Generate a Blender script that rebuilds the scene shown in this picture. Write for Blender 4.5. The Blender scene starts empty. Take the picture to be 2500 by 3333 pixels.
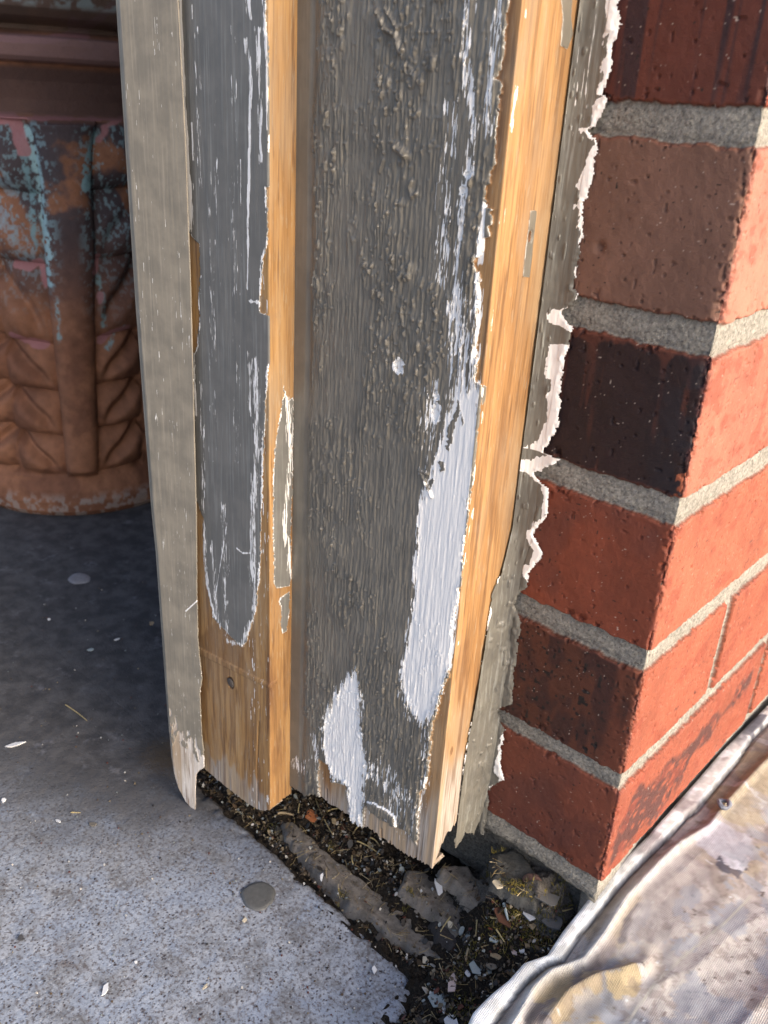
import bpy, math, random
import numpy as np
from mathutils import Matrix, Vector
S = bpy.context.scene
# ------------------------------------------------------------------ camera
CAM = np.array([0.132567, -0.350157, 0.011544])
CR = np.array([0.739729, 0.670829, 0.052817]); CU = np.array([-0.320582, 0.282319, 0.904170]); CF = np.array([-0.591632, 0.685773, -0.423896])
FL = 2883.2675
cd = bpy.data.cameras.new('camera'); co = bpy.data.objects.new('camera', cd); S.collection.objects.link(co)
cd.sensor_fit = 'VERTICAL'; cd.sensor_height = 24; cd.lens = FL / 3333 * 24
cd.clip_start = 0.01; cd.clip_end = 200
m = Matrix.Identity(4)
for i in range(3):
    m[i][0] = CR[i]; m[i][1] = CU[i]; m[i][2] = -CF[i]; m[i][3] = CAM[i]
co.matrix_world = m; S.camera = co
cd.dof.use_dof = True; cd.dof.focus_distance = 0.46; cd.dof.aperture_fstop = 11
# ------------------------------------------------------------------ light
SUN_EL, SUN_AZ = math.radians(21), math.radians(88)     # azimuth from +Y (north) towards +X
w = bpy.data.worlds.new('World'); S.world = w; w.use_nodes = True
nt = w.node_tree; bg = nt.nodes['Background']
sky = nt.nodes.new('ShaderNodeTexSky'); sky.sky_type = 'NISHITA'; sky.sun_disc = False
sky.sun_elevation = SUN_EL; sky.sun_rotation = SUN_AZ; sky.air_density = 0.7; sky.dust_density = 5.0; sky.ozone_density = 0.6
nt.links.new(sky.outputs[0], bg.inputs[0]); bg.inputs[1].default_value = 0.15
sd = bpy.data.lights.new('sun', 'SUN'); sd.energy = 0.52; sd.angle = math.radians(55); sd.color = (1, .99, .98)
so = bpy.data.objects.new('sun', sd); S.collection.objects.link(so)
dirv = Vector((math.sin(SUN_AZ) * math.cos(SUN_EL), math.cos(SUN_AZ) * math.cos(SUN_EL), math.sin(SUN_EL)))
so.rotation_euler = dirv.to_track_quat('Z', 'Y').to_euler()
S.view_settings.view_transform = 'Standard'; S.view_settings.look = 'None'; S.view_settings.gamma = 1; S.view_settings.exposure = 1.27
# ------------------------------------------------------------------ numpy helpers
RNG = np.random.RandomState(7)
TAB = RNG.rand(16, 256, 256)
def vn(X, Y, seed=0):
    t = TAB[seed % 16]; ox, oy = (seed * 37.17) % 256, (seed * 91.31) % 256
    X = X + ox; Y = Y + oy
    xi = np.floor(X); yi = np.floor(Y); fx = X - xi; fy = Y - yi
    xi = xi.astype(int) & 255; yi = yi.astype(int) & 255; xj = (xi + 1) & 255; yj = (yi + 1) & 255
    fx = fx * fx * fx * (fx * (fx * 6 - 15) + 10); fy = fy * fy * fy * (fy * (fy * 6 - 15) + 10)
    return (t[yi, xi] * (1 - fx) + t[yi, xj] * fx) * (1 - fy) + (t[yj, xi] * (1 - fx) + t[yj, xj] * fx) * fy
def fbm(X, Y, o=4, seed=0, g=.5):
    r = 0; a = 1; tot = 0; f = 1
    for k in range(o):
        r = r + a * vn(X * f, Y * f, seed + k * 3 + 1); tot += a; a *= g; f *= 2.03
    return r / tot
def ss(x, a, b):
    t = np.clip((x - a) / (b - a), 0, 1); return t * t * (3 - 2 * t)
def ray(x, y): return CF + (x - 1250) / FL * CR - (y - 1666.5) / FL * CU
def on(x, y, ax, v):
    d = ray(x, y); return CAM + (v - CAM[ax]) / d[ax] * d
def toplane(pts, ax, v):            # traced points -> points on a real plane
    P = np.array([on(x, y, ax, v) for x, y in pts])
    return P
def sdpoly(X, Y, poly):             # signed distance, positive inside
    X = np.asarray(X, float); Y = np.asarray(Y, float); shp = X.shape
    poly = np.asarray(poly, float); out = np.full(shp, -1.0)
    mn = poly.min(0) - .012; mx = poly.max(0) + .012
    sel = (X > mn[0]) & (X < mx[0]) & (Y > mn[1]) & (Y < mx[1])
    x = X[sel]; y = Y[sel]
    if x.size == 0: return out
    d = np.full(x.shape, 1e9); ins = np.zeros(x.shape, bool); n = len(poly)
    for i in range(n):
        x1, y1 = poly[i]; x2, y2 = poly[(i + 1) % n]; dx, dy = x2 - x1, y2 - y1
        L = dx * dx + dy * dy + 1e-18
        t = np.clip(((x - x1) * dx + (y - y1) * dy) / L, 0, 1)
        d = np.minimum(d, np.hypot(x - x1 - t * dx, y - y1 - t * dy))
        c = ((y1 > y) != (y2 > y)); xx = x1 + (y - y1) * dx / (dy if abs(dy) > 1e-12 else 1e-12)
        ins ^= c & (x < xx)
    out[sel] = np.where(ins, d, -d); return out
def sdline(X, Y, pts):              # distance to a polyline
    pts = np.asarray(pts, float); d = np.full(np.shape(X), 1e9)
    for i in range(len(pts) - 1):
        x1, y1 = pts[i]; x2, y2 = pts[i + 1]; dx, dy = x2 - x1, y2 - y1; L = dx * dx + dy * dy + 1e-18
        t = np.clip(((X - x1) * dx + (Y - y1) * dy) / L, 0, 1)
        d = np.minimum(d, np.hypot(X - x1 - t * dx, Y - y1 - t * dy))
    return d
def zcurve(pts, ax, v, s):          # traced edge -> function s(z) ; s = index of the running axis
    P = toplane(pts, ax, v); P = P[np.argsort(P[:, 2])]
    return lambda z: np.interp(z, P[:, 2], P[:, s])
def lerp3(a, b, t):
    a = np.asarray(a, float); b = np.asarray(b, float); t = np.asarray(t)[..., None]
    return a * (1 - t) + b * t
# ------------------------------------------------------------------ object helpers
COL = S.collection
def tag(o, label=None, cat=None, group=None, kind=None):
    for k, v in (('label', label), ('category', cat), ('group', group), ('kind', kind)):
        if v: o[k] = v
    return o
def empty(name, loc, label, cat, group=None):
    o = bpy.data.objects.new(name, None); COL.objects.link(o); o.location = loc; o.empty_display_size = .01
    return tag(o, label, cat, group)
def raw(name, V, F, mat, parent=None, attrs=None, smooth=True, loc=None):
    V = np.asarray(V, float)
    if parent is not None: V = V - np.array(parent.location)
    elif loc is not None: V = V - np.array(loc)
    me = bpy.data.meshes.new(name); me.from_pydata(V.tolist(), [], [list(map(int, f)) for f in F]); me.update()
    for k, a in (attrs or {}).items():
        a = np.asarray(a, float)
        if a.ndim == 1: a = np.repeat(a[:, None], 3, 1)
        if a.shape[1] == 3: a = np.c_[a, np.ones(len(a))]
        me.attributes.new(k, 'FLOAT_COLOR', 'POINT').data.foreach_set('color', a.astype(np.float32).ravel())
    if smooth: me.polygons.foreach_set('use_smooth', np.ones(len(me.polygons), bool))
    me.materials.append(mat); o = bpy.data.objects.new(name, me); COL.objects.link(o)
    if parent is not None: o.parent = parent
    elif loc is not None: o.location = loc
    return o
def grid(name, P, mat, parent=None, attrs=None, keep=None, flip=False, loc=None, extra=None):
    ny, nx = P.shape[:2]; idx = np.arange(ny * nx).reshape(ny, nx)
    a, b, c, d = idx[:-1, :-1], idx[:-1, 1:], idx[1:, 1:], idx[1:, :-1]
    Q = np.stack([a, b, c, d] if not flip else [a, d, c, b], -1).reshape(-1, 4)
    if keep is not None: Q = Q[keep.reshape(-1)]
    V = P.reshape(-1, 3); used = np.unique(Q); remap = np.full(ny * nx, -1); remap[used] = np.arange(len(used))
    V = V[used]; Q = remap[Q]
    A = {k: np.asarray(v, float).reshape(ny * nx, -1)[used] for k, v in (attrs or {}).items()}
    if extra is not None:
        eV, eQ, eA = extra; n0 = len(V); V = np.r_[V, eV]; Q = np.r_[Q, np.asarray(eQ) + n0]
        for k in A: A[k] = np.r_[A[k], np.tile(np.resize(np.asarray(eA.get(k, [0, 0, 0, 0]), float), A[k].shape[1]), (len(eV), 1))]
    off = np.array(parent.location) if parent is not None else (np.array(loc) if loc is not None else np.zeros(3))
    me = bpy.data.meshes.new(name); nv, nq = len(V), len(Q)
    me.vertices.add(nv); me.vertices.foreach_set('co', (V - off).astype(np.float32).ravel())
    me.loops.add(nq * 4); me.loops.foreach_set('vertex_index', Q.astype(np.int32).ravel())
    me.polygons.add(nq); me.polygons.foreach_set('loop_start', np.arange(0, nq * 4, 4, dtype=np.int32))
    me.polygons.foreach_set('loop_total', np.full(nq, 4, np.int32)); me.update(calc_edges=True)
    me.polygons.foreach_set('use_smooth', np.ones(nq, bool))
    for k, v in A.items():
        if v.shape[1] == 1: v = np.repeat(v, 3, 1)
        if v.shape[1] == 3: v = np.c_[v, np.ones(len(v))]
        me.attributes.new(k, 'FLOAT_COLOR', 'POINT').data.foreach_set('color', v.astype(np.float32).ravel())
    me.materials.append(mat); o = bpy.data.objects.new(name, me); COL.objects.link(o)
    if parent is not None: o.parent = parent
    elif loc is not None: o.location = loc
    return o
def boxVF(x0, x1, y0, y1, z0, z1):
    V = np.array([[x, y, z] for z in (z0, z1) for y in (y0, y1) for x in (x0, x1)])
    F = [[0, 2, 3, 1], [4, 5, 7, 6], [0, 1, 5, 4], [2, 6, 7, 3], [0, 4, 6, 2], [1, 3, 7, 5]]
    return V, F
# ------------------------------------------------------------------ node helper
class MB:
    def __init__(s, name):
        s.m = bpy.data.materials.new(name); s.m.use_nodes = True; s.t = s.m.node_tree; s.t.nodes.clear()
        s.out = s.t.nodes.new('ShaderNodeOutputMaterial'); s.b = s.t.nodes.new('ShaderNodeBsdfPrincipled')
        s.t.links.new(s.b.outputs[0], s.out.inputs[0]); s.tc = s.t.nodes.new('ShaderNodeTexCoord').outputs['Object']
    def put(s, sock, v):
        if isinstance(v, bpy.types.NodeSocket): s.t.links.new(v, sock)
        elif v is not None:
            if isinstance(v, (tuple, list)) and len(v) == 3 and sock.type == 'RGBA': v = (*v, 1)
            sock.default_value = v
    def map(s, sc, v=None):
        n = s.t.nodes.new('ShaderNodeMapping'); s.put(n.inputs[0], v or s.tc); n.inputs['Scale'].default_value = sc; return n.outputs[0]
    def noise(s, vec, scale, detail=3, rough=.55, dist=0, color=False):
        n = s.t.nodes.new('ShaderNodeTexNoise'); s.put(n.inputs['Vector'], vec); n.inputs['Scale'].default_value = scale
        n.inputs['Detail'].default_value = detail; n.inputs['Roughness'].default_value = rough; n.inputs['Distortion'].default_value = dist
        return n.outputs['Color' if color else 'Fac']
    def vor(s, vec, scale, feat='F1', out='Distance', rand=1):
        n = s.t.nodes.new('ShaderNodeTexVoronoi'); n.feature = feat; s.put(n.inputs['Vector'], vec); n.inputs['Scale'].default_value = scale
        n.inputs['Randomness'].default_value = rand; return n.outputs[out]
    def ramp(s, f, stops, interp='LINEAR'):
        n = s.t.nodes.new('ShaderNodeValToRGB'); s.put(n.inputs[0], f); e = n.color_ramp.elements; n.color_ramp.interpolation = interp
        while len(e) < len(stops): e.new(.5)
        for el, (p, c) in zip(e, stops):
            el.position = p; el.color = (*c, 1) if isinstance(c, (tuple, list)) else (c, c, c, 1)
        return n.outputs[0]
    def mix(s, f, a, b, mode='MIX'):
        n = s.t.nodes.new('ShaderNodeMix'); n.data_type = 'RGBA'; n.blend_type = mode
        s.put(n.inputs[0], f); s.put(n.inputs[6], a); s.put(n.inputs[7], b); return n.outputs[2]
    def math(s, op, a, b=None, c=None, clamp=False):
        n = s.t.nodes.new('ShaderNodeMath'); n.operation = op; n.use_clamp = clamp; s.put(n.inputs[0], a); s.put(n.inputs[1], b)
        if c is not None: s.put(n.inputs[2], c)
        return n.outputs[0]
    def mr(s, v, a, b, c=0., d=1.):
        n = s.t.nodes.new('ShaderNodeMapRange'); n.interpolation_type = 'SMOOTHSTEP'; s.put(n.inputs[0], v)
        for i, k in enumerate((a, b, c, d)): n.inputs[i + 1].default_value = k
        return n.outputs[0]
    def attr(s, name):
        n = s.t.nodes.new('ShaderNodeAttribute'); n.attribute_name = name; return n
    def rgb(s, name):
        n = s.t.nodes.new('ShaderNodeSeparateColor'); a = s.attr(name); s.t.links.new(a.outputs['Color'], n.inputs[0])
        return n.outputs[0], n.outputs[1], n.outputs[2], a.outputs['Alpha']
    def fin(s, color, rough=.6, bump=None, bstr=.3, bdist=.001, spec=.5):
        s.put(s.b.inputs['Base Color'], color); s.put(s.b.inputs['Roughness'], rough); s.put(s.b.inputs['Specular IOR Level'], spec)
        if bump is not None:
            n = s.t.nodes.new('ShaderNodeBump'); n.inputs['Strength'].default_value = bstr; n.inputs['Distance'].default_value = bdist
            s.put(n.inputs['Height'], bump); s.t.links.new(n.outputs[0], s.b.inputs['Normal'])
        return s.m
# ---- painted / stripped wood. attribute m = (bare wood, white primer, weathered grey, dark stain)
def board_mat(name, grey, grey2, wood_lo, wood_hi, rough=.42, flecks=(.75, .8, .78), fk=.2):
    b = MB(name); W, P, G, D = b.rgb('m')
    gr = b.noise(b.map((1, 1, .035)), 900, 4, .6)            # fine grain lines
    gr2 = b.noise(b.map((1, 1, .05)), 130, 3, .55, .3)       # broad growth rings
    st = b.noise(b.map((1, 1, .09)), 1500, 3, .6)            # brush streaks
    jag = b.noise(b.map((1, 1, .35)), 1100, 3, .6)
    wood = b.mix(b.mr(gr2, .3, .7), wood_lo, wood_hi)
    wood = b.mix(b.mr(gr, .42, .68, 0, .55), wood, tuple(c * .52 for c in wood_lo))
    wood = b.mix(b.mr(b.noise(b.map((1, 1, .06)), 420, 3, .6), .53, .68, 0, .8), wood, (.15, .07, .028))
    wood = b.mix(b.mr(b.noise(b.map((1, 1, .25)), 45, 4, .6), .45, .7, 0, .6), wood, (.42, .30, .18)); wood = b.mix(b.mr(b.noise(b.map((1, 1, .5)), 90, 4, .7), .6, .72, 0, .5), wood, (.26, .17, .10))
    wea = b.mix(b.mr(gr, .35, .7), (.46, .41, .365), (.18, .135, .10))
    wea = b.mix(b.mr(gr2, .4, .62), wea, (.40, .30, .20))
    Gs = b.math('ADD', G, b.math('MULTIPLY', b.math('SUBTRACT', gr2, .5), 1.3))
    wood = b.mix(b.mr(b.noise(b.map((1, 1, .10)), 800, 3, .65), .58, .68, 0, .42), wood, (.40, .35, .26)); wood = b.mix(b.mr(b.noise(b.map((1, 1, .3)), 26, 4, .6), .5, .66, 0, .45), wood, (.30, .235, .17))
    wood = b.mix(b.mr(Gs, .35, .65), wood, wea)
    wood = b.mix(b.math('MULTIPLY', D, b.mr(st, .3, .65, .55, 1.)), wood, (.14, .065, .028))
    grey_c = b.mix(b.mr(b.noise(b.tc, 60, 4, .6), .35, .65), grey, grey2)
    grey_c = b.mix(b.mr(b.noise(b.map((1, 1, .04)), 700, 3), .5, .75, 0, fk), grey_c, flecks)
    white = b.mix(b.mr(b.noise(b.map((1, 1, .08)), 500, 3), .35, .75), (.95, .945, .93), (.84, .84, .84))
    Ws = b.math('ADD', W, b.math('MULTIPLY', b.math('SUBTRACT', jag, .5), .35))
    Wm = b.mr(Ws, .46, .54)
    Ps = b.math('ADD', P, b.math('MULTIPLY', b.math('SUBTRACT', st, .5), 1.25))
    Pm = b.mr(Ps, .48, .56)
    # a pale rim of primer shows where the grey paint film is broken
    rim = b.math('MULTIPLY', b.mr(Ws, .36, .43), b.math('SUBTRACT', 1, b.mr(Ws, .5, .56)))
    rim = b.math('MULTIPLY', rim, b.mr(b.noise(b.map((1, 1, .6)), 330, 3, .7), .4, .58))
    c = b.mix(Wm, grey_c, wood); c = b.mix(Pm, c, white); c = b.mix(b.math('MULTIPLY', rim, .8), c, (.66, .68, .66))
    h = b.math('ADD', b.math('MULTIPLY', gr, b.math('MULTIPLY_ADD', Wm, .6, .25)), b.math('MULTIPLY', Wm, -1.0))
    h = b.math('ADD', h, b.math('MULTIPLY', Pm, .6))
    r = b.math('MULTIPLY_ADD', Wm, .25, rough)
    return b.fin(c, r, h, .55, .0005)
MAT_B3 = board_mat('jamb_paint', (.190, .174, .145), (.155, .144, .122), (.30, .155, .058), (.44, .255, .110), .35, fk=.05)
MAT_B2 = board_mat('casing_paint', (.182, .178, .166), (.150, .149, .141), (.31, .162, .056), (.47, .275, .108), .5, fk=.13)
MAT_ST = board_mat('strip_paint', (.275, .248, .20), (.205, .188, .155), (.66, .62, .58), (.80, .77, .74), .55, (.62, .55, .45))

# ------------------------------------------------------------------ board builder (front face + rounded corner + return face)
ZT = .075
def board(name, x0, xc, yf, yend, zb, fields, mat, parent, du=.00042, dz=.00042, r=.0012, tall=1.75, back=.05):
    U = np.arange(x0 - xc, (yend - yf) + du / 2, du); nv = int((ZT + .42) / dz)
    v = np.linspace(0, 1, nv)
    ZB = zb(U); Z = ZB[None] + (ZT - ZB[None]) * v[:, None]; UU = np.broadcast_to(U, Z.shape)
    t = np.clip((U + r) / (2 * r), 0, 1)
    px = np.where(U < -r, xc + U, np.where(U > r, xc, xc - r + 2 * r * t - r * t * t * 1.0))
    py = np.where(U < -r, yf, np.where(U > r, yf + U, yf + r * t * t))
    n = np.stack([ss(t, 0, 1), -(1 - ss(t, 0, 1)), 0 * t], -1); n /= np.linalg.norm(n, axis=1)[:, None]
    M, H = fields(UU, Z)
    P = np.stack([np.broadcast_to(px, Z.shape), np.broadcast_to(py, Z.shape), Z], -1) + n[None] * H[..., None]
    # bottom skirt (end grain) and coarse rows up to the lintel
    sk = P[:1].copy() - n[None] * .012; sk[..., 2] += .0005
    zc = np.linspace(ZT, tall, 14)[1:]
    up = np.repeat(P[-1:], len(zc), 0).copy(); up[..., 2] = zc[:, None]
    P = np.concatenate([sk, P, up]); M = np.concatenate([M[:1], M, np.repeat(M[-1:], len(zc), 0)])
    V, F = boxVF(x0, xc - .0045, yf + .0045, yf + back, float(ZB.max()) + .004, tall)
    return grid(name, P, mat, parent, {'m': M}, extra=(V, F, {'m': [0, 0, 0, 0]}))
def pxU(pts, xc, yf, side=False):      # traced points -> (U, z) of a board
    if side: P = toplane(pts, 0, xc); return np.c_[P[:, 1] - yf, P[:, 2]]
    P = toplane(pts, 1, yf); return np.c_[P[:, 0] - xc, P[:, 2]]
def stack(W, Pm, G, D): return np.stack([np.clip(a, 0, 1) for a in (W, Pm, G, D)], -1)

frame = empty('door_frame', (-.2, -.05, -.44), 'tall wooden door frame, its dark grey paint flaking off bare wood, standing beside the brick pier', 'door frame')

# ======================= wide jamb board =======================
XC3, YF3 = -.081, -.042
edge3 = [(1656, 0), (1644, 78), (1638, 199), (1620, 253), (1632, 277), (1627, 330), (1611, 524), (1602, 553), (1583, 604), (1578, 673), (1604, 680), (1591, 770), (1576, 777), (1570, 832), (1551, 838), (1545, 884), (1562, 890), (1555, 1100), (1548, 1240), (1572, 1256), (1567, 1353), (1561, 1395), (1548, 1522), (1527, 1648), (1513, 1775), (1502, 1900), (1476, 2000), (1461, 2160), (1461, 2203), (1444, 2232), (1432, 2295), (1413, 2346), (1402, 2422), (1396, 2489), (1385, 2568), (1368, 2578), (1358, 2751), (1350, 2850)]
bot3 = [(900, 2540), (925, 2548), (955, 2562), (985, 2590), (1022, 2580), (1060, 2608), (1132, 2654), (1170, 2690), (1195, 2692), (1240, 2728), (1280, 2753), (1322, 2783), (1358, 2799), (1404, 2827)]
bot3r = [(1412, 2823), (1427, 2785), (1440, 2750), (1453, 2722), (1491, 2675), (1515, 2612)]
E3 = pxU(edge3, XC3, YF3); E3 = E3[np.argsort(E3[:, 1])]
B3 = np.r_[pxU(bot3, XC3, YF3), pxU(bot3r, XC3, YF3, True)]; B3 = B3[np.argsort(B3[:, 0])]
def zb3(U): return np.interp(U, B3[:, 0], B3[:, 1]) + (vn(U / .0011, U * 0, 3) - .5) * .0022
def f3(U, Z):
    wz = (fbm(Z / .0035, U * 0 + 3, 3, 5) - .5) * .0022 + (vn(Z / .0012, U / .002, 8) - .5) * .0012 + (fbm(U / .0012, Z / .0022, 3, 18) - .5) * .0014
    e = np.interp(Z, E3[:, 1], E3[:, 0])
    W = .5 + (U - e + wz) / .0016
    W = np.where(U > .0009, 1.6, W)
    Pm = np.full(U.shape, -.35); G = np.full(U.shape, -.6); D = np.zeros(U.shape)
    q = lambda pts, side=False: pxU(pts, XC3, YF3, side)
    Uw = U + wz
    def poly(pts, wid=.0022, side=False): return .5 + sdpoly(Uw, Z, q(pts, side)) / wid
    # bare wood at the foot
    W = np.maximum(W, poly([(1040, 2470), (1073, 2490), (1079, 2544), (1128, 2555), (1140, 2655), (1120, 2700), (1050, 2640), (1035, 2540)]))
    W = np.maximum(W, poly([(1197, 2606), (1212, 2640), (1240, 2668), (1290, 2690), (1322, 2702), (1356, 2750), (1380, 2900), (1190, 2800), (1185, 2660)]))
    for c, rx, ry in (((1304, 1190), 12, 20), ((1422, 1344), 12, 30), ((1423, 1290), 6, 10), ((1524, 566), 8, 6), ((1511, 622), 7, 14)):
        a = np.linspace(0, 2 * np.pi, 12)[:-1]
        W = np.maximum(W, poly([(c[0] + rx * np.cos(t), c[1] + ry * np.sin(t)) for t in a], .0016))
        Pm = np.maximum(Pm, .72 * np.clip(.5 + (sdpoly(Uw, Z, q([(c[0] + (rx + 9) * np.cos(t), c[1] + (ry + 12) * np.sin(t)) for t in a]))) / .002, 0, 1) - .0)
    # white primer patches
    big = poly([(1494, 1260), (1477, 1239), (1470, 1300), (1440, 1400), (1413, 1505), (1395, 1590), (1371, 1636), (1365, 1712), (1354, 1817), (1348, 1900), (1343, 2000), (1330, 2042), (1322, 2127), (1305, 2177), (1312, 2260), (1330, 2320), (1380, 2375), (1408, 2371), (1440, 2240), (1470, 2160), (1485, 2000), (1504, 1900), (1520, 1775), (1533, 1648), (1552, 1522), (1565, 1395), (1570, 1353), (1575, 1240), (1550, 1235)], .0075)
    core = np.clip(big + (fbm(U / .0013, Z / .014, 3, 26) - .5) * .9, 0, 1.4) * 1.15
    # thinner coverage at the top and foot of the brush mark
    zt = q([(1500, 1500)])[0, 1]; zl = q([(1400, 2160)])[0, 1]; zl2 = q([(1400, 2400)])[0, 1]; zt0 = q([(1500, 1230)])[0, 1]
    thin = 1 - .48 * ss(Z, zt, zt0) - .55 * (1 - ss(Z, zl2, zl))
    Pm = np.maximum(Pm, core * thin - (big < .05) * 1.0)
    for h in ([(1494, 1286), (1487, 1340), (1458, 1400), (1452, 1460), (1460, 1468), (1468, 1440), (1490, 1360), (1499, 1330)], [(1505, 1340), (1512, 1375), (1508, 1388), (1502, 1360)],
              [(1430, 1505), (1438, 1500), (1450, 1505), (1450, 1530), (1432, 1535)], [(1403, 1560), (1412, 1555), (1412, 1590), (1402, 1600), (1396, 1580)], [(1412, 1440), (1420, 1400), (1416, 1500), (1404, 1520)]):
        Pm = np.where(sdpoly(Uw, Z, q(h)) > 0, -1, Pm)
    foot = poly([(1162, 2165), (1120, 2215), (1090, 2262), (1066, 2310), (1056, 2360), (1052, 2443), (1070, 2494), (1079, 2544), (1128, 2557), (1132, 2650), (1165, 2700), (1189, 2700), (1195, 2590), (1200, 2485), (1178, 2400), (1183, 2274), (1176, 2220)], .0075)
    zz = q([(1150, 2500)])[0, 1]
    Pm = np.maximum(Pm, np.clip(foot + (fbm(U / .0012, Z / .010, 3, 27) - .5) * 1.0, 0, 1.5) * (1 - .28 * (1 - ss(Z, zz - .006, zz + .006))) - (foot < .05))
    # scattered flecks of primer where the grey film is rubbed
    cl = fbm(U / .006, Z / .02, 3, 21)
    cl2 = fbm(U / .0006, Z / .008, 3, 24, .65)
    def band(pts, wd, dens):
        nonlocal Pm
        ex = np.exp(-(sdline(U, Z, q(pts)) / wd) ** 2); Pm = np.maximum(Pm, dens * ex * (.72 + .56 * cl) - .12 + (cl2 - .5) * 1.5 * ss(ex, .02, .3))
    band([(1535, -20), (1522, 200), (1545, 400), (1530, 560), (1505, 650), (1500, 760), (1492, 850), (1484, 1000), (1470, 1230)], .0030, .74)
    band([(1630, -20), (1610, 160), (1590, 420)], .0035, .66)
    band([(1480, 350), (1455, 560), (1448, 900)], .005, .52)
    band([(1580, 670), (1575, 760), (1560, 850)], .0022, .85)
    band([(1555, 900), (1556, 1100), (1540, 1250)], .0022, .80)
    band([(1500, 1000), (1510, 1200), (1490, 1290)], .008, .68)
    band([(1420, 1230), (1425, 1330), (1415, 1420)], .0018, .60)
    band([(1400, 1280), (1390, 1600), (1345, 2050)], .004, .52)
    band([(1320, 2200), (1325, 2320)], .006, .62)
    band([(1390, 2380), (1380, 2560), (1340, 2720)], .004, .5)
    band([(1220, 2500), (1290, 2560), (1300, 2660)], .014, .60)
    band([(1000, 2500), (930, 2480)], .008, .5)
    band([(1020, 2380), (1035, 2520)], .004, .6)
    Pm = np.where((U > -.0008) & (U < .004), np.where(fbm(U / .002, Z / .012, 3, 33) > .73, .55, -1) * (Z > -.27), Pm)
    Pm = np.where(U >= .004, -1, Pm)
    # return face: old filler slot and leftover grey
    for pts in ([(1730, 690), (1746, 690), (1739, 755), (1724, 899), (1705, 897), (1716, 806), (1722, 756)], [(1829, -30), (1862, -30), (1858, 60), (1864, 110), (1848, 155), (1829, 145), (1836, 60)], [(1575, 1258), (1583, 1262), (1579, 1300), (1572, 1315)]):
        sdp = sdpoly(U + (vn(Z / .004, U / .002, 4) - .5) * .0003, Z, q(pts, True)); W = np.where(U > .0009, np.minimum(W, .5 - (sdp + .0005) / .0012), W)
    D = .75 * ss(fbm(U / .004, Z / .05, 3, 44), .5, .72) * (U > .001) * ss(Z, -.02, -.2) + 0
    D = np.maximum(D, .8 * (U < 0) * ss(.004 - (U - e), 0, .003) * ss(Z, -.05, 0))
    D = np.maximum(D, (np.hypot((U - q([(1728, 770)], True)[0, 0]) * 1.2, (Z - q([(1728, 770)], True)[0, 1]) * .6) < .0018) * 1.5)
    D = np.maximum(D, 1.0 * ((np.hypot(U - q([(1472, 2446)], True)[0, 0], (Z - q([(1472, 2446)], True)[0, 1]) * .4) < .0012)))
    W = np.where(np.hypot((U - q([(1728, 770)], True)[0, 0]), (Z - q([(1728, 770)], True)[0, 1]) * .6) < .0015, 1.6, W)
    G = .2 + (-.30 - Z) / .06 - .35 * (U < -.001)
    G = np.where(U > 0, G + .15 * (U < .02), G - .6 * ss(U, -.05, -.07))
    # ---------------- relief
    smooth = ss(U, -.1105 + (vn(Z / .02, U * 0, 2) - .5) * .004, -.1055) * ss(U, .001, -.001)          # flat strip on the left, wrinkled paint beyond
    nn = fbm((U + (vn(Z / .018, U / .01, 6) - .5) * .0022) / .0012, Z / .014, 3, 11)
    rid = (1 - np.abs(2 * nn - 1)) ** 1.6
    nv_ = fbm((U + (vn(Z / .03, U / .01, 7) - .5) * .0016) / .0010, Z / .024, 3, 16); rid = .6 * rid + .75 * (1 - np.abs(2 * nv_ - 1)) ** 1.5 - .2
    rid2 = fbm(U / .0009, Z / .016, 2, 14)
    clump = ss(fbm(U / .022, Z / .04, 3, 15), .38, .62)
    drops = ss(vn(U / .0010, Z / .0022, 9), .80, .97) * (.25 + .75 * clump) + .5 * ss(vn(U / .0013, Z / .007, 10), .74, .95) * clump
    lump = ss(fbm(U / .0030, Z / .006, 3, 12), .68, .82) * clump
    H = smooth * (.00125 * rid * (.55 + .5 * clump) + .0003 * rid2 + .00085 * drops + (.0004 + .0009 * ss(Z, -.15, -.05)) * lump)
    H += (1 - smooth) * .0001 * fbm(U / .02, Z / .05, 2, 30)
    H += -.0009 * (1 - ss(np.abs(U + .1085), .0, .004))      # shallow cove between the strip and the wrinkled face
    Wc = ss(W, .35, .65)
    wood = .00016 * fbm(U / .0008, Z / .03, 3, 50)
    wood += .0006 * ss(G, .5, 1.1) * (fbm(U / .0012, Z / .05, 2, 51) - .5)
    Pc = ss(Pm, .55, .95)
    H = H * (1 - .6 * Pc) + .00022 * Pc * fbm(U / .0009, Z / .02, 2, 61)
    H = H * (1 - Wc) + (wood - .00055) * Wc
    # curled paint tongue at the foot, checks in the end grain, nail hole, long blobs at the top
    tg = sdpoly(U, Z, q([(1200, 2605), (1225, 2610), (1262, 2632), (1290, 2655), (1296, 2685), (1280, 2688), (1262, 2660), (1215, 2640)]))
    H += .0022 * ss(tg, -.0008, .0012); W = np.where(tg > -.0004, -.5, W); Pm = np.where(np.abs(tg) < .0004, .95, np.where(tg > 0, -.3, Pm))
    for pts, wd, hh in (([(1235, 40), (1262, 95), (1295, 115), (1310, 170)], .0011, .0019), ([(1262, 30), (1300, 95)], .0007, .0014), ([(1325, 90), (1345, 78)], .0006, .001),
                        ([(1295, 480), (1330, 510)], .0016, .0021), ([(1345, 590), (1338, 610), (1345, 640), (1360, 630)], .0008, .0015), ([(1310, 1000), (1318, 1060)], .0008, .001),
                        ([(1340, 860), (1332, 900)], .0008, .0013), ([(1395, 1540), (1370, 1530), (1408, 1615)], .0007, .0013), ([(1240, 560), (1252, 520)], .0006, .0009), ([(1355, 380), (1368, 365)], .0007, .0013)):
        H += hh * np.exp(-(sdline(U, Z, q(pts)) / wd) ** 2)
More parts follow.
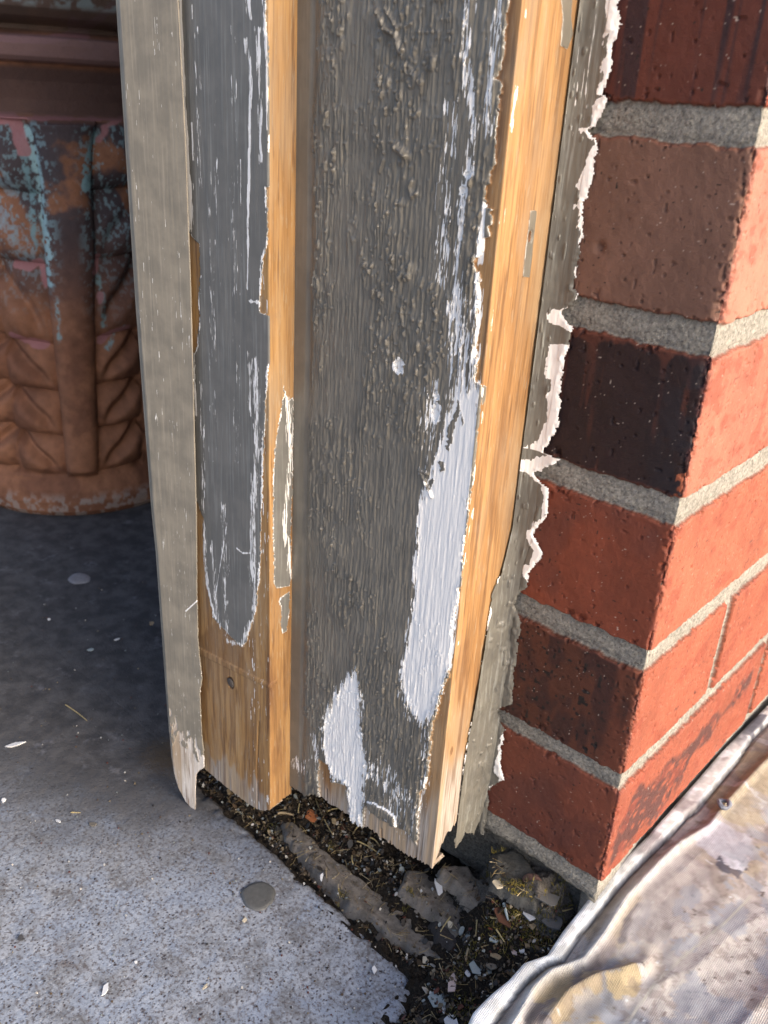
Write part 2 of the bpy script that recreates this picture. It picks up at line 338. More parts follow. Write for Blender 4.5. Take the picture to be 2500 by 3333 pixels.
    for x, y in ((1160, 2600), (1062, 2570), (1352, 2790), (1268, 2740), (1240, 2700)):
        p0 = q([(x, y), (x, y + 90)]); dl = sdline(U, Z, p0); H -= .0014 * np.exp(-(dl / .00045) ** 2); D = np.maximum(D, np.exp(-(dl / .0005) ** 2))
    h0 = q([(1728, 770)], True)[0]; H -= .002 * np.exp(-(np.hypot(U - h0[0], (Z - h0[1]) * .6) / .0012) ** 2)
    return stack(W, Pm * .5 + .5 if False else Pm, G, D), H
board('jamb_board', -.204, XC3, YF3, -.0005, zb3, f3, MAT_B3, frame)

# ======================= narrow casing board =======================
XC2, YF2 = -.201, -.0595
q2 = lambda pts, side=False: pxU(pts, XC2, YF2, side)
e2 = [(863, 0), (866, 99), (877, 151), (875, 196), (875, 316), (889, 377), (889, 422), (879, 446), (881, 497), (890, 509), (891, 606), (868, 609), (871, 784), (856, 844), (844, 1000), (846, 1018), (884, 1032), (889, 1171), (874, 1201), (866, 1300), (859, 1442), (853, 1623), (844, 1900), (838, 1920), (835, 1981), (815, 2045), (802, 2089), (784, 2107)]
l2 = [(578, -20), (580, 250), (590, 300), (606, 580), (600, 590), (600, 740), (648, 796), (651, 892), (647, 1000), (650, 1030), (641, 1120), (630, 1150), (628, 1600), (662, 1690), (664, 1800), (675, 1902), (693, 2011), (723, 2041), (754, 2101), (784, 2107)]
E2 = q2(e2); E2 = E2[np.argsort(E2[:, 1])]; L2 = q2(l2); L2 = L2[np.argsort(L2[:, 1])]
bot2 = [(560, 2440), (640, 2480), (663, 2502), (735, 2562), (800, 2612), (840, 2637), (858, 2640)]
B2 = np.r_[q2(bot2), q2([(880, 2636), (905, 2616), (924, 2600), (940, 2590)], True)]; B2 = B2[np.argsort(B2[:, 0])]
def zb2(U): return np.interp(U, B2[:, 0], B2[:, 1]) + (vn(U / .001, U * 0, 3) - .5) * .001
def f2(U, Z):
    jg = (fbm(Z / .003, U * 0 + 1, 3, 71) - .5) * .0015 + (vn(Z / .0011, U / .002, 72) - .5) * .0010 + (fbm(U / .0012, Z / .002, 3, 73) - .5) * .0010
    e = np.interp(Z, E2[:, 1], E2[:, 0]); l = np.interp(Z, L2[:, 1], L2[:, 0]); zend = E2[0, 1]
    W = np.maximum(.5 + (U - e + jg) / .0016, .5 + (l - U + jg) / .0016)
    W = np.maximum(W, .5 + (zend - Z + (vn(U / .0008, Z * 0, 5) - .5) * .004) / .003)
    W = np.where(U > .0008, 1.6, W)
    side = [(919, 1240), (925, 1290), (907, 1382), (898, 1442), (889, 1563), (892, 1900), (904, 1915), (944, 1908), (952, 1600), (958, 1290), (940, 1305), (930, 1285)]
    side2 = [(914, 1945), (908, 1958), (918, 1985), (914, 2040), (921, 2062), (933, 2055), (943, 1990), (943, 1925)]
    s1 = np.maximum(sdpoly(U + jg, Z, q2(side, True)), sdpoly(U + jg, Z, q2(side2, True)))
    W = np.where(U > .0008, np.minimum(W, .5 - s1 / .0014), W)
    Pm = np.full(U.shape, -.35); cl = fbm(U / .004, Z / .02, 3, 75); cl3 = fbm(U / .0005, Z / .012, 3, 76, .65)
    def band(pts, wd, dens, sd=False):
        nonlocal Pm
        d = sdline(U, Z, q2(pts, sd)); Pm = np.maximum(Pm, dens * np.exp(-(d / wd) ** 2) * (.7 + .6 * cl) - .1 + (cl3 - .5) * .9 * ss(np.exp(-(d / wd) ** 2), .05, .4))
    band([(805, -20), (815, 60)], .002, .75); band([(856, -20), (868, 180), (870, 420)], .0012, .72); band([(800, 130), (812, 200), (817, 320)], .0022, .78)
    band([(815, 320), (812, 480), (808, 700), (806, 940)], .0012, .88); band([(783, 520), (788, 900)], .0006, .6)
    band([(706, 510), (712, 600)], .0006, .7); band([(625, 20), (626, 60)], .0008, .8)
    band([(608, -20), (598, -20)], .002, 1.1); band([(587, -20), (595, 200), (607, 420), (616, 600)], .0014, 1.15); band([(623, 400), (630, 520)], .001, .8)
    band([(618, 600), (616, 740)], .0035, .85); band([(812, 980), (844, 984), (846, 1008)], .0012, 1.0)
    band([(810, 1150), (815, 1350)], .002, .62); band([(830, 1180), (838, 1400), (826, 1640), (822, 1850), (826, 1980)], .0042, .66)
    band([(625, 1150), (640, 1350)], .0012, .85); band([(662, 1780), (672, 1900), (700, 2010)], .0022, .85); band([(690, 1760), (700, 1950), (712, 2020)], .0035, .5)
    band([(740, 1700), (700, 1950)], .0005, .85); band([(700, 2000), (740, 2090), (790, 2100), (815, 2030)], .003, .62)
    band([(772, 1785), (790, 1800), (815, 1800)], .0008, .8); band([(815, 1830), (820, 1870)], .0012, .9)
    band([(640, 100), (650, 600)], .0035, .42); band([(700, 300), (690, 1500)], .006, .36); band([(760, 100), (770, 1500)], .005, .38); band([(840, 100), (850, 520)], .003, .6); band([(655, 1250), (668, 1800)], .003, .55); band([(730, 1650), (735, 2080)], .006, .48)
    Pm = np.maximum(Pm, np.where((U < .0008) & (W < .45) & (W > -.4), .75 * ss(fbm(U / .001, Z / .012, 3, 79), .42, .6), -1))
    dside = s1
    Pm = np.maximum(Pm, np.where((U > .0008) & (s1 > 0), np.clip(1 - s1 / .0014, 0, 1) * (.25 + .8 * fbm(U / .0012, Z / .006, 3, 77)), -1))
    band([(935, 1300), (945, 1500), (925, 1700), (950, 1880)], .003, .68, True)
    Pm = np.where((W > .6) & (Z < -.35), -1, Pm)
    jmp = (Z < -.03) & (W > .5) & (U < .0008); Pm = np.where(jmp & (U > -.02), np.where(fbm(U / .0012, Z / .01, 2, 78) > .72, .45, -1), Pm)
    z1 = q2([(760, 2500)])[0, 1]
    G = .05 + (z1 - Z) / .024 + 1.2 * (fbm(U / .006, Z / .03, 3, 86) - .5) + (U < -.004) * .35 * ss(Z, -.28, -.33); G = np.where(U > 0, G - .5, G)
    D = .7 * np.exp(-(sdline(U, Z, q2([(880, 2150), (872, 2380)])) / .0035) ** 2) + .55 * ss(fbm(U / .003, Z / .04, 3, 80), .52, .7) * ss(Z, -.22, -.3)
    brd = sdpoly(U, Z, q2([(640, 2080), (648, 2108), (800, 2190), (795, 2110), (700, 2020)])); D = np.maximum(D, .5 * ss(brd, -.001, .002))
    D = np.where((U > -.018) & (U < -.006) & (Z < -.3), np.maximum(D, .15), D)
    nail = q2([(749, 2223)])[0]; dn = np.hypot(U - nail[0], (Z - nail[1]) * .75)
    D = np.where(dn < .0035, 1.2, D)
    H = .00010 * fbm(U / .0011, Z / .05, 3, 81) + .00012 * fbm(U / .004, Z / .1, 2, 82)
    Wc = ss(W, .35, .65); H = H * (1 - Wc) + Wc * (.00012 * fbm(U / .0008, Z / .04, 2, 83) - .00045)
    H += .00035 * ss(G, .6, 1.2) * (fbm(U / .0013, Z / .05, 2, 84) - .5) * Wc
    cr = sdline(U, Z, q2([(841, 2350), (836, 2500), (838, 2660)])); H -= .002 * np.exp(-(cr / .0004) ** 2) * ss(-Z, .33, .36); D = np.maximum(D, np.exp(-(cr / .00045) ** 2))
    H -= .0012 * (dn < .0034)
    H += .0009 * ss(sdpoly(U, Z, q2([(560, 2110), (648, 2108), (810, 2192), (900, 2240), (900, 2252), (640, 2125)])), -.0006, .0006)
    return stack(W, Pm, G, D), H
board('casing_board', -.276, XC2, YF2, -.0405, zb2, f2, MAT_B2, frame)
nl = on(749, 2223, 1, YF2)
def disc(name, c, n, r, h, mat, parent, seg=20, sq=1.0):
    n = Vector(n).normalized(); a = n.orthogonal().normalized(); b_ = n.cross(a); V = []; F = []
    prof = [(1.0, -.5), (1.0, .3), (.85, .5), (.4, .62)]
    for rr, hh in prof:
        for k in range(seg):
            t = 2 * math.pi * k / seg; p = Vector(c) + a * (math.cos(t) * r * rr) + b_ * (math.sin(t) * r * rr * sq) + n * hh * h; V.append(p[:])
    for j in range(len(prof) - 1):
        for k in range(seg): F.append([j * seg + k, j * seg + (k + 1) % seg, (j + 1) * seg + (k + 1) % seg, (j + 1) * seg + k])
    F.append([(len(prof) - 1) * seg + k for k in range(seg)])
    return raw(name, V, F, mat, parent)
b = MB('rusty_metal'); MAT_NAIL = b.fin(b.ramp(b.noise(b.tc, 1800, 4), [(.35, (.02, .018, .018)), (.6, (.10, .085, .075)), (.75, (.16, .09, .05))]), .55, b.noise(b.tc, 2500, 3), .5, .0004)
disc('nail_head', (nl[0], nl[1] + .0004, nl[2]), (0, -1, 0), .0026, .0012, MAT_NAIL, frame, sq=1.25)

# ======================= taupe strip on the left =======================
def onst(x, y):                          # the strip's own slanted plane: y = -.0640 + .196 (x + .262)
    d = ray(x, y); t = (-.0640 + .196 * (CAM[0] + .262) - CAM[1]) / (d[1] - .196 * d[0]); return CAM + t * d
def scurve(pts):
    P = np.array([onst(*p) for p in pts]); P = P[np.argsort(P[:, 2])]; return lambda z: np.interp(z, P[:, 2], P[:, 0])
SL = scurve([(368, 0), (434, 1000), (485, 1653), (500, 1800), (536, 2282), (551, 2463), (560, 2520), (573, 2560), (600, 2608), (634, 2643)])
SR = scurve([(579, 0), (603, 452), (621, 964), (639, 1684), (641, 1960), (645, 2100), (657, 2210), (650, 2260), (655, 2380), (662, 2440), (663, 2498), (648, 2508), (637, 2522), (635, 2560), (634, 2642)])
zr_b = onst(663, 2499)[2]; zl_b = onst(634, 2643)[2]; yl = -.071
nz, nu = 1150, 130
v = np.linspace(0, 1, nz)[:, None]; u = np.linspace(0, 1, nu)[None]
Zs = np.repeat(zl_b + (ZT - zl_b) * v, nu, 1)
Xl = SL(Zs); Xr = SR(Zs) + (fbm(Zs / .002, Zs * 0, 3, 9) - .5) * .0009 * (Zs < -.25)
Xr = np.maximum(Xr, Xl + .0002)
curv = lambda u: (1 - (1 - u) ** 2)
Us = np.repeat(u, nz, 0)
X = Xl + (Xr - Xl) * Us; Y = -.0640 + .196 * (X + .262)
Y = Y + .0016 * ss(Us, .12, .0)                     # rounded left arris
H = .00010 * fbm(X / .001, Zs / .04, 3, 90) + .0001 * fbm(X / .01, Zs / .03, 2, 91)
pw = ss(fbm(X / .0022, Zs / .006, 3, 92) + (-.392 - Zs) / .05 + .3 * (1 - Us) - .15, .55, .62)
H -= pw * .0003; P = np.stack([X, Y - H, Zs], -1)
W = .5 + (pw - .5) * 1.4; W = np.maximum(W, .5 + (zl_b + .03 - Zs) / .004 * 1)
sp = np.where(fbm(X / .0004, Zs / .008, 2, 95) > .80, .55, -.4) * 1.0
Pm = np.where((fbm(X / .004, Zs / .03, 2, 96) > .52), sp, -.4)
Pm = np.maximum(Pm, .8 * np.exp(-(sdline(X, Zs, toplane([(615, 1985), (648, 1950)], 1, -.064)[:, [0, 2]] ) / .0006) ** 2))
D = .0 * X
Mst = stack(W, Pm, np.full(X.shape, .3), D)
zc = np.linspace(ZT, 1.75, 10)[1:]; up = np.repeat(P[-1:], len(zc), 0).copy(); up[..., 2] = zc[:, None]
P = np.concatenate([P, up]); Mst = np.concatenate([Mst, np.repeat(Mst[-1:], len(zc), 0)])
lf = P[:, :1].copy(); lf[..., 1] += .003; rt = P[:, -1:].copy(); rt[..., 1] += .0006
bk = rt.copy(); bk2 = lf.copy()
P = np.concatenate([lf, P, rt], 1); Mst = np.concatenate([Mst[:, :1], Mst, Mst[:, -1:]], 1)
V, F = boxVF(-.303, -.276, -.0620, -.052, -.34, 1.75)
grid('seal_strip', P, MAT_ST, frame, {'m': Mst}, extra=(V, F, {'m': [0, 0, 0, 0]}))['label'] = 'lighter taupe strip with pointed bare tip'

# ======================= brick pier =======================
ZJ = [.0085 + .0765 * k for k in range(0, 25)] 
ZJd = {0: (.0085, .0066), 1: (-.0702, .0067), 2: (-.1462, .0064), 3: (-.2242, .0063), 4: (-.2982, .0052), 5: (-.4120, .0450)}
brick = empty('brick_pier', (-.02, .02, -.38), 'red brick pier corner with grey mortar, on the right of the peeling door frame', 'brick pier')
JZ = sorted([v for v in ZJd.values()] + [(.0085 + .0765 * k, .0066) for k in range(1, 25)])
def brickf(U, Z):
    warp = (fbm(U / .006, Z / .006, 3, 101) - .5) * .0026 + (vn(U / .0016, Z / .0016, 104) - .5) * .0007
    zc = np.array([j[0] for j in JZ]); hw = np.array([j[1] for j in JZ])
    k = np.clip(np.searchsorted(zc, Z), 0, len(zc) - 1); k0 = np.clip(k - 1, 0, len(zc) - 1)
    d = np.minimum(zc[k] - hw[k] - Z, np.where(k > 0, Z - zc[k0] - hw[k0], 1)) + warp      # >0 inside brick
    course = 6 - k                        # joint index above: k for z below ZJ[0] ...
    side = U > 0
    off = np.where(k % 2 == 0, .1035, .2035)
    per = .2085
    yy = U - off; nb = np.floor(yy / per + .5)
    dj = np.abs(yy - nb * per) - .0042
    d = np.where(side & (U > .05), np.minimum(d, dj + warp * .6), d)
    dx = np.abs(U + np.where(k % 2 == 0, .2, .1)) - .005
    d = np.where(~side, np.minimum(d, dx + warp * .6), d)
    bid = np.where(side, np.floor((yy) / per + 1) + 3, 0) .astype(int)
    return d, k, bid, side
SREF = len([1 for _ in JZ]) 
kc = {}                                    # course number (2 = brown one near the top of the photo) by joint index
zc_ = [j[0] for j in JZ]
def cour(k): return 8 - k                  # k = index of joint above the brick; JZ[5] is the .0085 joint
#   k=1 -> below -.298 => course 6 ; ...
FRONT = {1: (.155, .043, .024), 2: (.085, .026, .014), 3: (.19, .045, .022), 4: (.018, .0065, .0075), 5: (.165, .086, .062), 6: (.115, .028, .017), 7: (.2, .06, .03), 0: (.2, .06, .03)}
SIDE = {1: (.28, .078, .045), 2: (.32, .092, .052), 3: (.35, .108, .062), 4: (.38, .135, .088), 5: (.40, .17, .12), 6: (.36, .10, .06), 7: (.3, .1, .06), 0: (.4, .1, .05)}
def brick_color(U, Z, d, k, bid, side):
    c = np.zeros(U.shape + (3,))
    kk = np.where(k > 7, 1 + (k % 6), k)
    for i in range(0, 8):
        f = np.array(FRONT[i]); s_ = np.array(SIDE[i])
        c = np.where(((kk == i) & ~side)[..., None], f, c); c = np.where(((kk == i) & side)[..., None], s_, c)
    n1 = fbm(U / .02, Z / .035, 4, 110); n2 = fbm(U / .004, Z / .005, 3, 111); n3 = fbm(U / .006, Z / .05, 3, 112)
    c = c * (.78 + .44 * n1)[..., None] * (.88 + .24 * n2)[..., None]
    fr = ~side
    # course 2 from the top (k==4 black glazed header): orange-red burn marks near top edge
    r = fr & (k == 4); mm = r * ss(n3 + ss(d, .006, .0) * .5 * (Z > -.11), .62, .85) ; c = lerp3(c, np.broadcast_to([.13, .036, .02], c.shape), mm * .5)
    mm = r * ss(U, -.03, -.006) * ss(fbm(U / .008, Z / .01, 3, 120), .4, .6) * .6; c = lerp3(c, np.broadcast_to([.012, .011, .018], c.shape), mm)
    mm = r * (sdpoly(U, Z, toplane([(2190, 1600), (2200, 1545), (2255, 1540), (2250, 1625), (2200, 1640)], 1, 0)[:, [0, 2]]) > 0) * ss(n2, .3, .4); c = lerp3(c, np.broadcast_to([.30, .085, .04], c.shape), mm)
    # k==2 dark mottled red with black spots
    r = fr & (k == 2); mm = r * ss(fbm(U / .010, Z / .02, 3, 121), .42, .6); c = lerp3(c, np.broadcast_to([.04, .014, .012], c.shape), mm * .85)
    mm = r * ss(vn(U / .0022, Z / .0022, 122), .8, .88); c = lerp3(c, np.broadcast_to([.012, .008, .008], c.shape), mm)
    mm = r * ss(U, -.016, -.008) * ss(n3, .3, .55); c = lerp3(c, np.broadcast_to([.15, .042, .022], c.shape), mm * .7)
    # k==6 top: dark vertical streaks
    r = fr & (k == 6); mm = r * ss(fbm(U / .005, Z / .12, 3, 123), .45, .68); c = lerp3(c, np.broadcast_to([.022, .012, .018], c.shape), mm * .85)
    # k==3 / 1 slight dark tone near corner
    r = fr & ((k == 3) | (k == 1)); mm = r * ss(fbm(U / .03, Z / .04, 3, 124), .5, .75); c = lerp3(c, np.broadcast_to([.09, .032, .026], c.shape), mm * .6)
    # side: bottom course has a big dark burn
    r = side & (k == 1)
    bn = sdpoly(U, Z, toplane([(2060, 2600), (2110, 2560), (2200, 2480), (2330, 2330), (2450, 2180), (2420, 2260), (2330, 2360), (2250, 2440), (2200, 2560), (2100, 2700), (2020, 2760), (1990, 2800), (2010, 2700)], 0, 0)[:, 1:])
    mm = r * ss(bn + (n1 - .5) * .03, -.004, .003) * ss(fbm(U / .006, Z / .004, 3, 125), .2, .5); c = lerp3(c, np.broadcast_to([.065, .03, .03], c.shape), mm * .9)
    mm = side * ss(vn(U / .0017, Z / .0015, 130), .87, .93) * ss(fbm(U / .02, Z / .02, 2, 131), .45, .6); c = lerp3(c, np.broadcast_to([.10, .03, .025], c.shape), mm * .8)
    mm = side * ss(fbm(U / .012, Z / .009, 4, 132), .56, .72); c = lerp3(c, np.broadcast_to([.24, .05, .03], c.shape), mm * .5)
    # edges of every brick a bit redder, purple arris
    mm = ss(np.abs(U), .004, .0) * (k < 6); c = lerp3(c, np.broadcast_to([.13, .035, .032], c.shape), mm * .55 * ss(n2, .3, .7))
    mm = ss(d, .0022, .0) * fr; c = lerp3(c, np.broadcast_to([.2, .06, .035], c.shape), mm * .5)
    mm = ss(vn(U / .0010, Z / .0010, 133), .965, .985); c = lerp3(c, np.broadcast_to([.5, .42, .36], c.shape), mm * .7)
    mm = ss(vn(U / .0016, Z / .0016, 134), .95, .975) * fr; c = lerp3(c, np.broadcast_to([.01, .008, .008], c.shape), mm)
    return c
def brick_mesh(U, Zr, names):
    UU, Z = np.meshgrid(U, Zr); r = .0028; t = np.clip((U + r) / (2 * r), 0, 1)
    px = np.where(U < -r, U, np.where(U > r, 0, -r + 2 * r * t - r * t * t)); py = np.where(U < -r, 0, np.where(U > r, U, r * t * t))
    n = np.stack([ss(t, 0, 1), -(1 - ss(t, 0, 1)), 0 * t], -1); n /= np.linalg.norm(n, axis=1)[:, None]
    d, k, bid, side = brickf(UU, Z)
    br = ss(d, -.0006, .0011)
    off = (TAB[3][(k * 7 + 3) % 256, (bid * 5 + 11) % 256] - .5) * .0014 * (1 - 0)
    chip = ss(fbm(UU / .004, Z / .004, 3, 140), .66, .8) * ss(d, .007, .0) * .0022
    chip2 = ss(fbm(UU / .003, Z / .004, 3, 141), .52, .7) * ss(np.abs(UU), .005, .001) * .0017 + ss(fbm(UU / .0012, Z / .0012, 2, 147), .5, .8) * ss(np.abs(UU), .003, .0005) * .0010
    hb = off + .0004 * (fbm(UU / .006, Z / .006, 3, 146) - .5) + .00022 * fbm(UU / .0018, Z / .0018, 4, 142) - .0007 * ss(vn(UU / .0024, Z / .0024, 148), .9, .97) + .0005 * fbm(UU / .03, Z / .03, 2, 143) - chip - chip2 - .0009 * ss(vn(UU / .0019, Z / .0019, 144), .9, .97) * side
    dent = toplane([(1955, 805)], 1, 0)[0]; hb -= .0022 * np.exp(-(np.hypot(UU - dent[0], Z - dent[2]) / .0022) ** 2)
    hm = -.0026 + .0011 * ss(np.abs(d), .001, .006) * 0 - .0007 * (1 - ss(-d, .0, .004)) + .0006 * fbm(UU / .0009, Z / .0009, 3, 150) + .0012 * fbm(UU / .008, Z / .005, 3, 151)
    H = hb * br + hm * (1 - br) + (UU < .002) * (.0015 * ss(Z, -.372, -.378) * fbm(UU / .009, Z / .008, 3, 152) - .010 * ss(Z + .004 * (fbm(UU / .012, Z / .012, 3, 153) - .5), -.3805, -.3835))
    P = np.stack([np.broadcast_to(px, Z.shape), np.broadcast_to(py, Z.shape), Z], -1) + n[None] * H[..., None]
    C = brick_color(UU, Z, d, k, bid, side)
    mort = np.array([.39, .375, .335]) * (.55 + .75 * fbm(UU / .0011, Z / .0011, 2, 160))[..., None] * (.85 + .3 * fbm(UU / .02, Z / .01, 3, 161))[..., None]
    grain = vn(UU / .0008, Z / .0008, 162); mort = lerp3(mort, np.broadcast_to([.10, .09, .085], mort.shape), ss(grain, .8, .92) * .8); mort = lerp3(mort, np.broadcast_to([.5, .48, .44], mort.shape), ss(grain, .2, .08) * .7)
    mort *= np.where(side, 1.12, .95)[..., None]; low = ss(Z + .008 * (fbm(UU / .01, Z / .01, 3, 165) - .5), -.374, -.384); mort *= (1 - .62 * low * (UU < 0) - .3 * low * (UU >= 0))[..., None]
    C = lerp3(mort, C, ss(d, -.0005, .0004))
    # dirt and paint dribbles
    kd = (br > .5); kf = kd[:-1, :-1] & kd[1:, 1:]
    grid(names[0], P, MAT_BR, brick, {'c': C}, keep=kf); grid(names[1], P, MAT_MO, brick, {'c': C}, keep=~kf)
b = MB('fired_brick'); c = b.attr('c').outputs['Color']
sp = b.noise(b.tc, 2600, 2, .6)
c2 = b.mix(b.mr(sp, .62, .75, 0, .5), c, b.mix(1, c, (1.9, 1.6, 1.5), 'MULTIPLY')); c2 = b.mix(b.mr(b.noise(b.tc, 1500, 3), .6, .75, 0, .5), c2, b.mix(1, c, (.45, .42, .45), 'MULTIPLY'))
MAT_BR = b.fin(c2, b.mr(b.noise(b.tc, 120, 3), .3, .7, .48, .7), b.noise(b.tc, 1900, 4, .7), .6, .0007, .4)
b = MB('sandy_mortar'); c = b.attr('c').outputs['Color']
c2 = b.mix(b.mr(b.vor(b.tc, 1500), .1, .55, 0, .5), c, b.mix(1, c, (.5, .5, .5), 'MULTIPLY'))
MAT_MO = b.fin(c2, .9, b.noise(b.tc, 1700, 4, .7), .8, .001, .25)
Zf = np.arange(-.430, .1, .00048)
Uf = np.concatenate([np.arange(-.13, .12, .00048), np.arange(.12, .32, .0008)])
brick_mesh(Uf, Zf, ('bricks', 'mortar'))
Uc = np.concatenate([[-.13, -.11, -.09], np.arange(-.07, -.004, .006), [-.003, 0, .003], np.arange(.008, 1.0, .006)]); brick_mesh(Uc, np.arange(.0997, 1.75, .006), ('bricks', 'mortar'))
brick_mesh(np.arange(.32, 1.0, .004), np.arange(-.430, .104, .004), ('bricks', 'mortar'))
V, F = boxVF(-.33, -.017, .017, 1.0, -.44, 1.75)
raw('wall_core', V, F, MAT_MO, brick, {'c': np.tile([.25, .24, .22], (8, 1))}, smooth=False)

# ---- caulk between frame and brick
caulk_L = [(1898, -30), (1898, 0), (1886, 90), (1892, 181), (1874, 301), (1862, 452), (1844, 543), (1829, 663), (1813, 784), (1795, 874), (1777, 964), (1771, 1021), (1765, 1099), (1747, 1201), (1732, 1322), (1711, 1442), (1693, 1533), (1681, 1653), (1666, 1744), (1654, 1840), (1621, 1888), (1606, 1925), (1592, 2010), (1572, 2150), (1548, 2300), (1524, 2403), (1500, 2584), (1490, 2680), (1478, 2760), (1474, 2850)]
caulk_R = [(2018, -40), (2014, 0), (2020, 78), (1994, 150), (1990, 230), (1961, 307), (1984, 316), (1968, 360), (1938, 410), (1920, 424), (1944, 462), (1948, 475), (1935, 540), (1928, 600), (1901, 663), (1898, 760), (1874, 892), (1870, 940), (1884, 958), (1868, 990), (1831, 1015), (1840, 1040), (1868, 1069), (1850, 1130), (1831, 1201), (1826, 1300), (1819, 1382), (1790, 1440), (1771, 1473), (1826, 1494), (1800, 1515), (1741, 1539), (1760, 1570), (1789, 1590), (1783, 1683), (1750, 1720), (1735, 1740), (1768, 1800), (1745, 1845), (1723, 1860), (1717, 1908), (1690, 1940), (1675, 1969), (1699, 2029), (1690, 2080), (1681, 2137), (1672, 2222), (1669, 2295), (1622, 2305), (1628, 2350), (1645, 2375), (1632, 2440), (1630, 2490), (1644, 2540), (1612, 2556), (1590, 2575), (1592, 2620), (1580, 2680), (1572, 2740), (1560, 2800), (1545, 2870)]
yL = zcurve(caulk_L, 0, -.0804, 1); xR = zcurve(caulk_R, 1, -.0012, 0)
zz = np.arange(-.418, ZT, .00045)
def smooth1(f, z, wdt=.03):
    k = int(wdt / .00045); v_ = f(z); p_ = np.pad(v_, k, mode='edge'); return np.convolve(p_, np.ones(2 * k + 1) / (2 * k + 1), 'valid')
ys_ = np.minimum(smooth1(yL, zz), -.004); xs_ = np.maximum(smooth1(xR, zz), -.0795 + .004) - .004
n1_, n2_, n3_ = 22, 44, 44
segs = []
for k in range(n1_): t = k / n1_; segs.append((1, t))
for k in range(n2_): segs.append((2, k / n2_))
for k in range(n3_ + 1): segs.append((3, k / n3_))
NZ = len(zz); P = np.zeros((NZ, len(segs), 3)); UX = np.zeros((NZ, len(segs))); UY = np.zeros_like(UX); sg = np.zeros_like(UX)
for i, (k, t) in enumerate(segs):
    if k == 1: x = -.0804 + 0 * zz; y = ys_ - .010 * (1 - t)
    elif k == 2:
        ax, ay, bx, by = -.0804, ys_, xs_, -.0013; cx_, cy_ = .5 * (-.0804 + bx) * .45 + -.0804 * .55, .5 * ay * .45 + .55 * -.0013
        x = (1 - t) ** 2 * ax + 2 * t * (1 - t) * cx_ + t * t * bx; y = (1 - t) ** 2 * ay + 2 * t * (1 - t) * cy_ + t * t * by
    else: x = xs_ + .022 * t; y = -.0013 + 0 * zz
    P[:, i, 0] = x; P[:, i, 1] = y; P[:, i, 2] = zz; sg[:, i] = k
Z = np.repeat(zz[:, None], len(segs), 1)
jL = (fbm(Z / .003, Z * 0 + 2, 4, 170) - .5) * .0022 + (vn(Z / .0011, Z * 0, 168) - .5) * .0006; jR = (fbm(P[..., 0] / .003, Z / .003, 3, 171) - .5) * .0024 + (vn(P[..., 0] / .0009, Z / .0009, 169) - .5) * .0012
dl = np.where(sg == 1, P[..., 1] - yL(Z) + jL, .004); dr = np.where(sg >= 2, xR(Z) + jR - P[..., 0], .02)
zbot_ = -.381 + .016 * (fbm(P[..., 0] / .004 + P[..., 1] / .004, Z * 0, 3, 166) - .5) - .3 * np.clip(P[..., 0] + .0804, 0, .02); inside = (np.minimum(dl, dr) > 0) & (Z > zbot_); keep = inside[:-1, :-1] & inside[1:, 1:] & inside[1:, :-1] & inside[:-1, 1:]
# edges of the smear become thin
thick = ss(np.minimum(dl, dr), 0, .0022)
rough_ = ss(Z, -.2, -.25); S_ = np.cumsum(np.r_[0, np.full(len(segs) - 1, .00045)])[None] + 0 * Z
Hc = .0006 * (fbm(S_ / .006, Z / .02, 3, 172) - .5) + (.0005 + .0016 * rough_) * (fbm(S_ / .005, Z / .009, 3, 173) - .5) + .0007 * ss(vn(S_ / .003, Z / .004, 174), .8, .95)
nrm = np.where((sg == 1)[..., None], [1., 0, 0], np.where((sg == 3)[..., None], [0, -1., 0], [.7, -.7, 0]))
P = P + nrm * ((Hc + .0007) * thick - .0004)[..., None]
wtab = [(-30, .42), (120, .40), (300, .18), (330, .45), (420, .35), (455, .3), (560, .42), (660, .32), (720, .22), (900, .16), (950, .22), (1010, .62), (1030, .05), (1062, .10), (1075, .5), (1200, .46), (1300, .42), (1480, .3), (1500, .68), (1540, .5), (1580, .34), (1700, .3), (1860, .42), (1905, .04), (1960, .12), (1990, .03), (2200, .02), (2290, .05), (2350, .12), (2440, .2), (2530, .4), (2560, .12), (2640, .12), (2760, .05)]
wz_ = np.array([on(1800 - .17 * y if y < 1500 else 1760 - .1 * (y - 1500), y, 1, 0)[2] for y, _ in wtab]); ww = np.array([a for _, a in wtab])[np.argsort(wz_)]; wz_ = np.sort(wz_)
wid = np.interp(Z, wz_, ww) * .019 * (.4 + 1.2 * fbm(S_ / .01, Z / .010, 3, 175)) - .0022
Pw = .5 + (wid - np.where(sg >= 2, dr, .03) + (fbm(S_ / .0016, Z / .006, 3, 176) - .5) * .003) / .0012
dl2 = np.where(sg == 1, dl, np.where(sg == 2, .004 + (S_ - n1_ * .00045), .02))
Pl = .8 * ss(dl2, .0026, .0006) * ss(fbm(S_ / .003, Z / .012, 3, 177), .38, .5) + .3 * ss(vn(S_ / .002, Z / .005, 178), .82, .93)
Pw = np.maximum(np.clip(Pw, -.4, 1.4), Pl)
st = ss(fbm(S_ / .0012, Z / .03, 3, 179), .62, .72) * .6 * (sg == 2)
Pw = np.maximum(Pw, st * ss(Z, -.03, .03))
MAT_CK = board_mat('caulk_paint', (.175, .168, .145), (.135, .13, .115), (.3, .27, .22), (.4, .36, .3), .42)
ck = empty('caulk_bead', (-.08, -.01, -.392), 'ragged grey-painted caulk bead with white smears between the bare wood and the bricks', 'caulk')
grid('bead', P, MAT_CK, ck, {'m': stack(Z * 0 - .5, Pw, Z * 0, Z * 0)}, keep=keep)

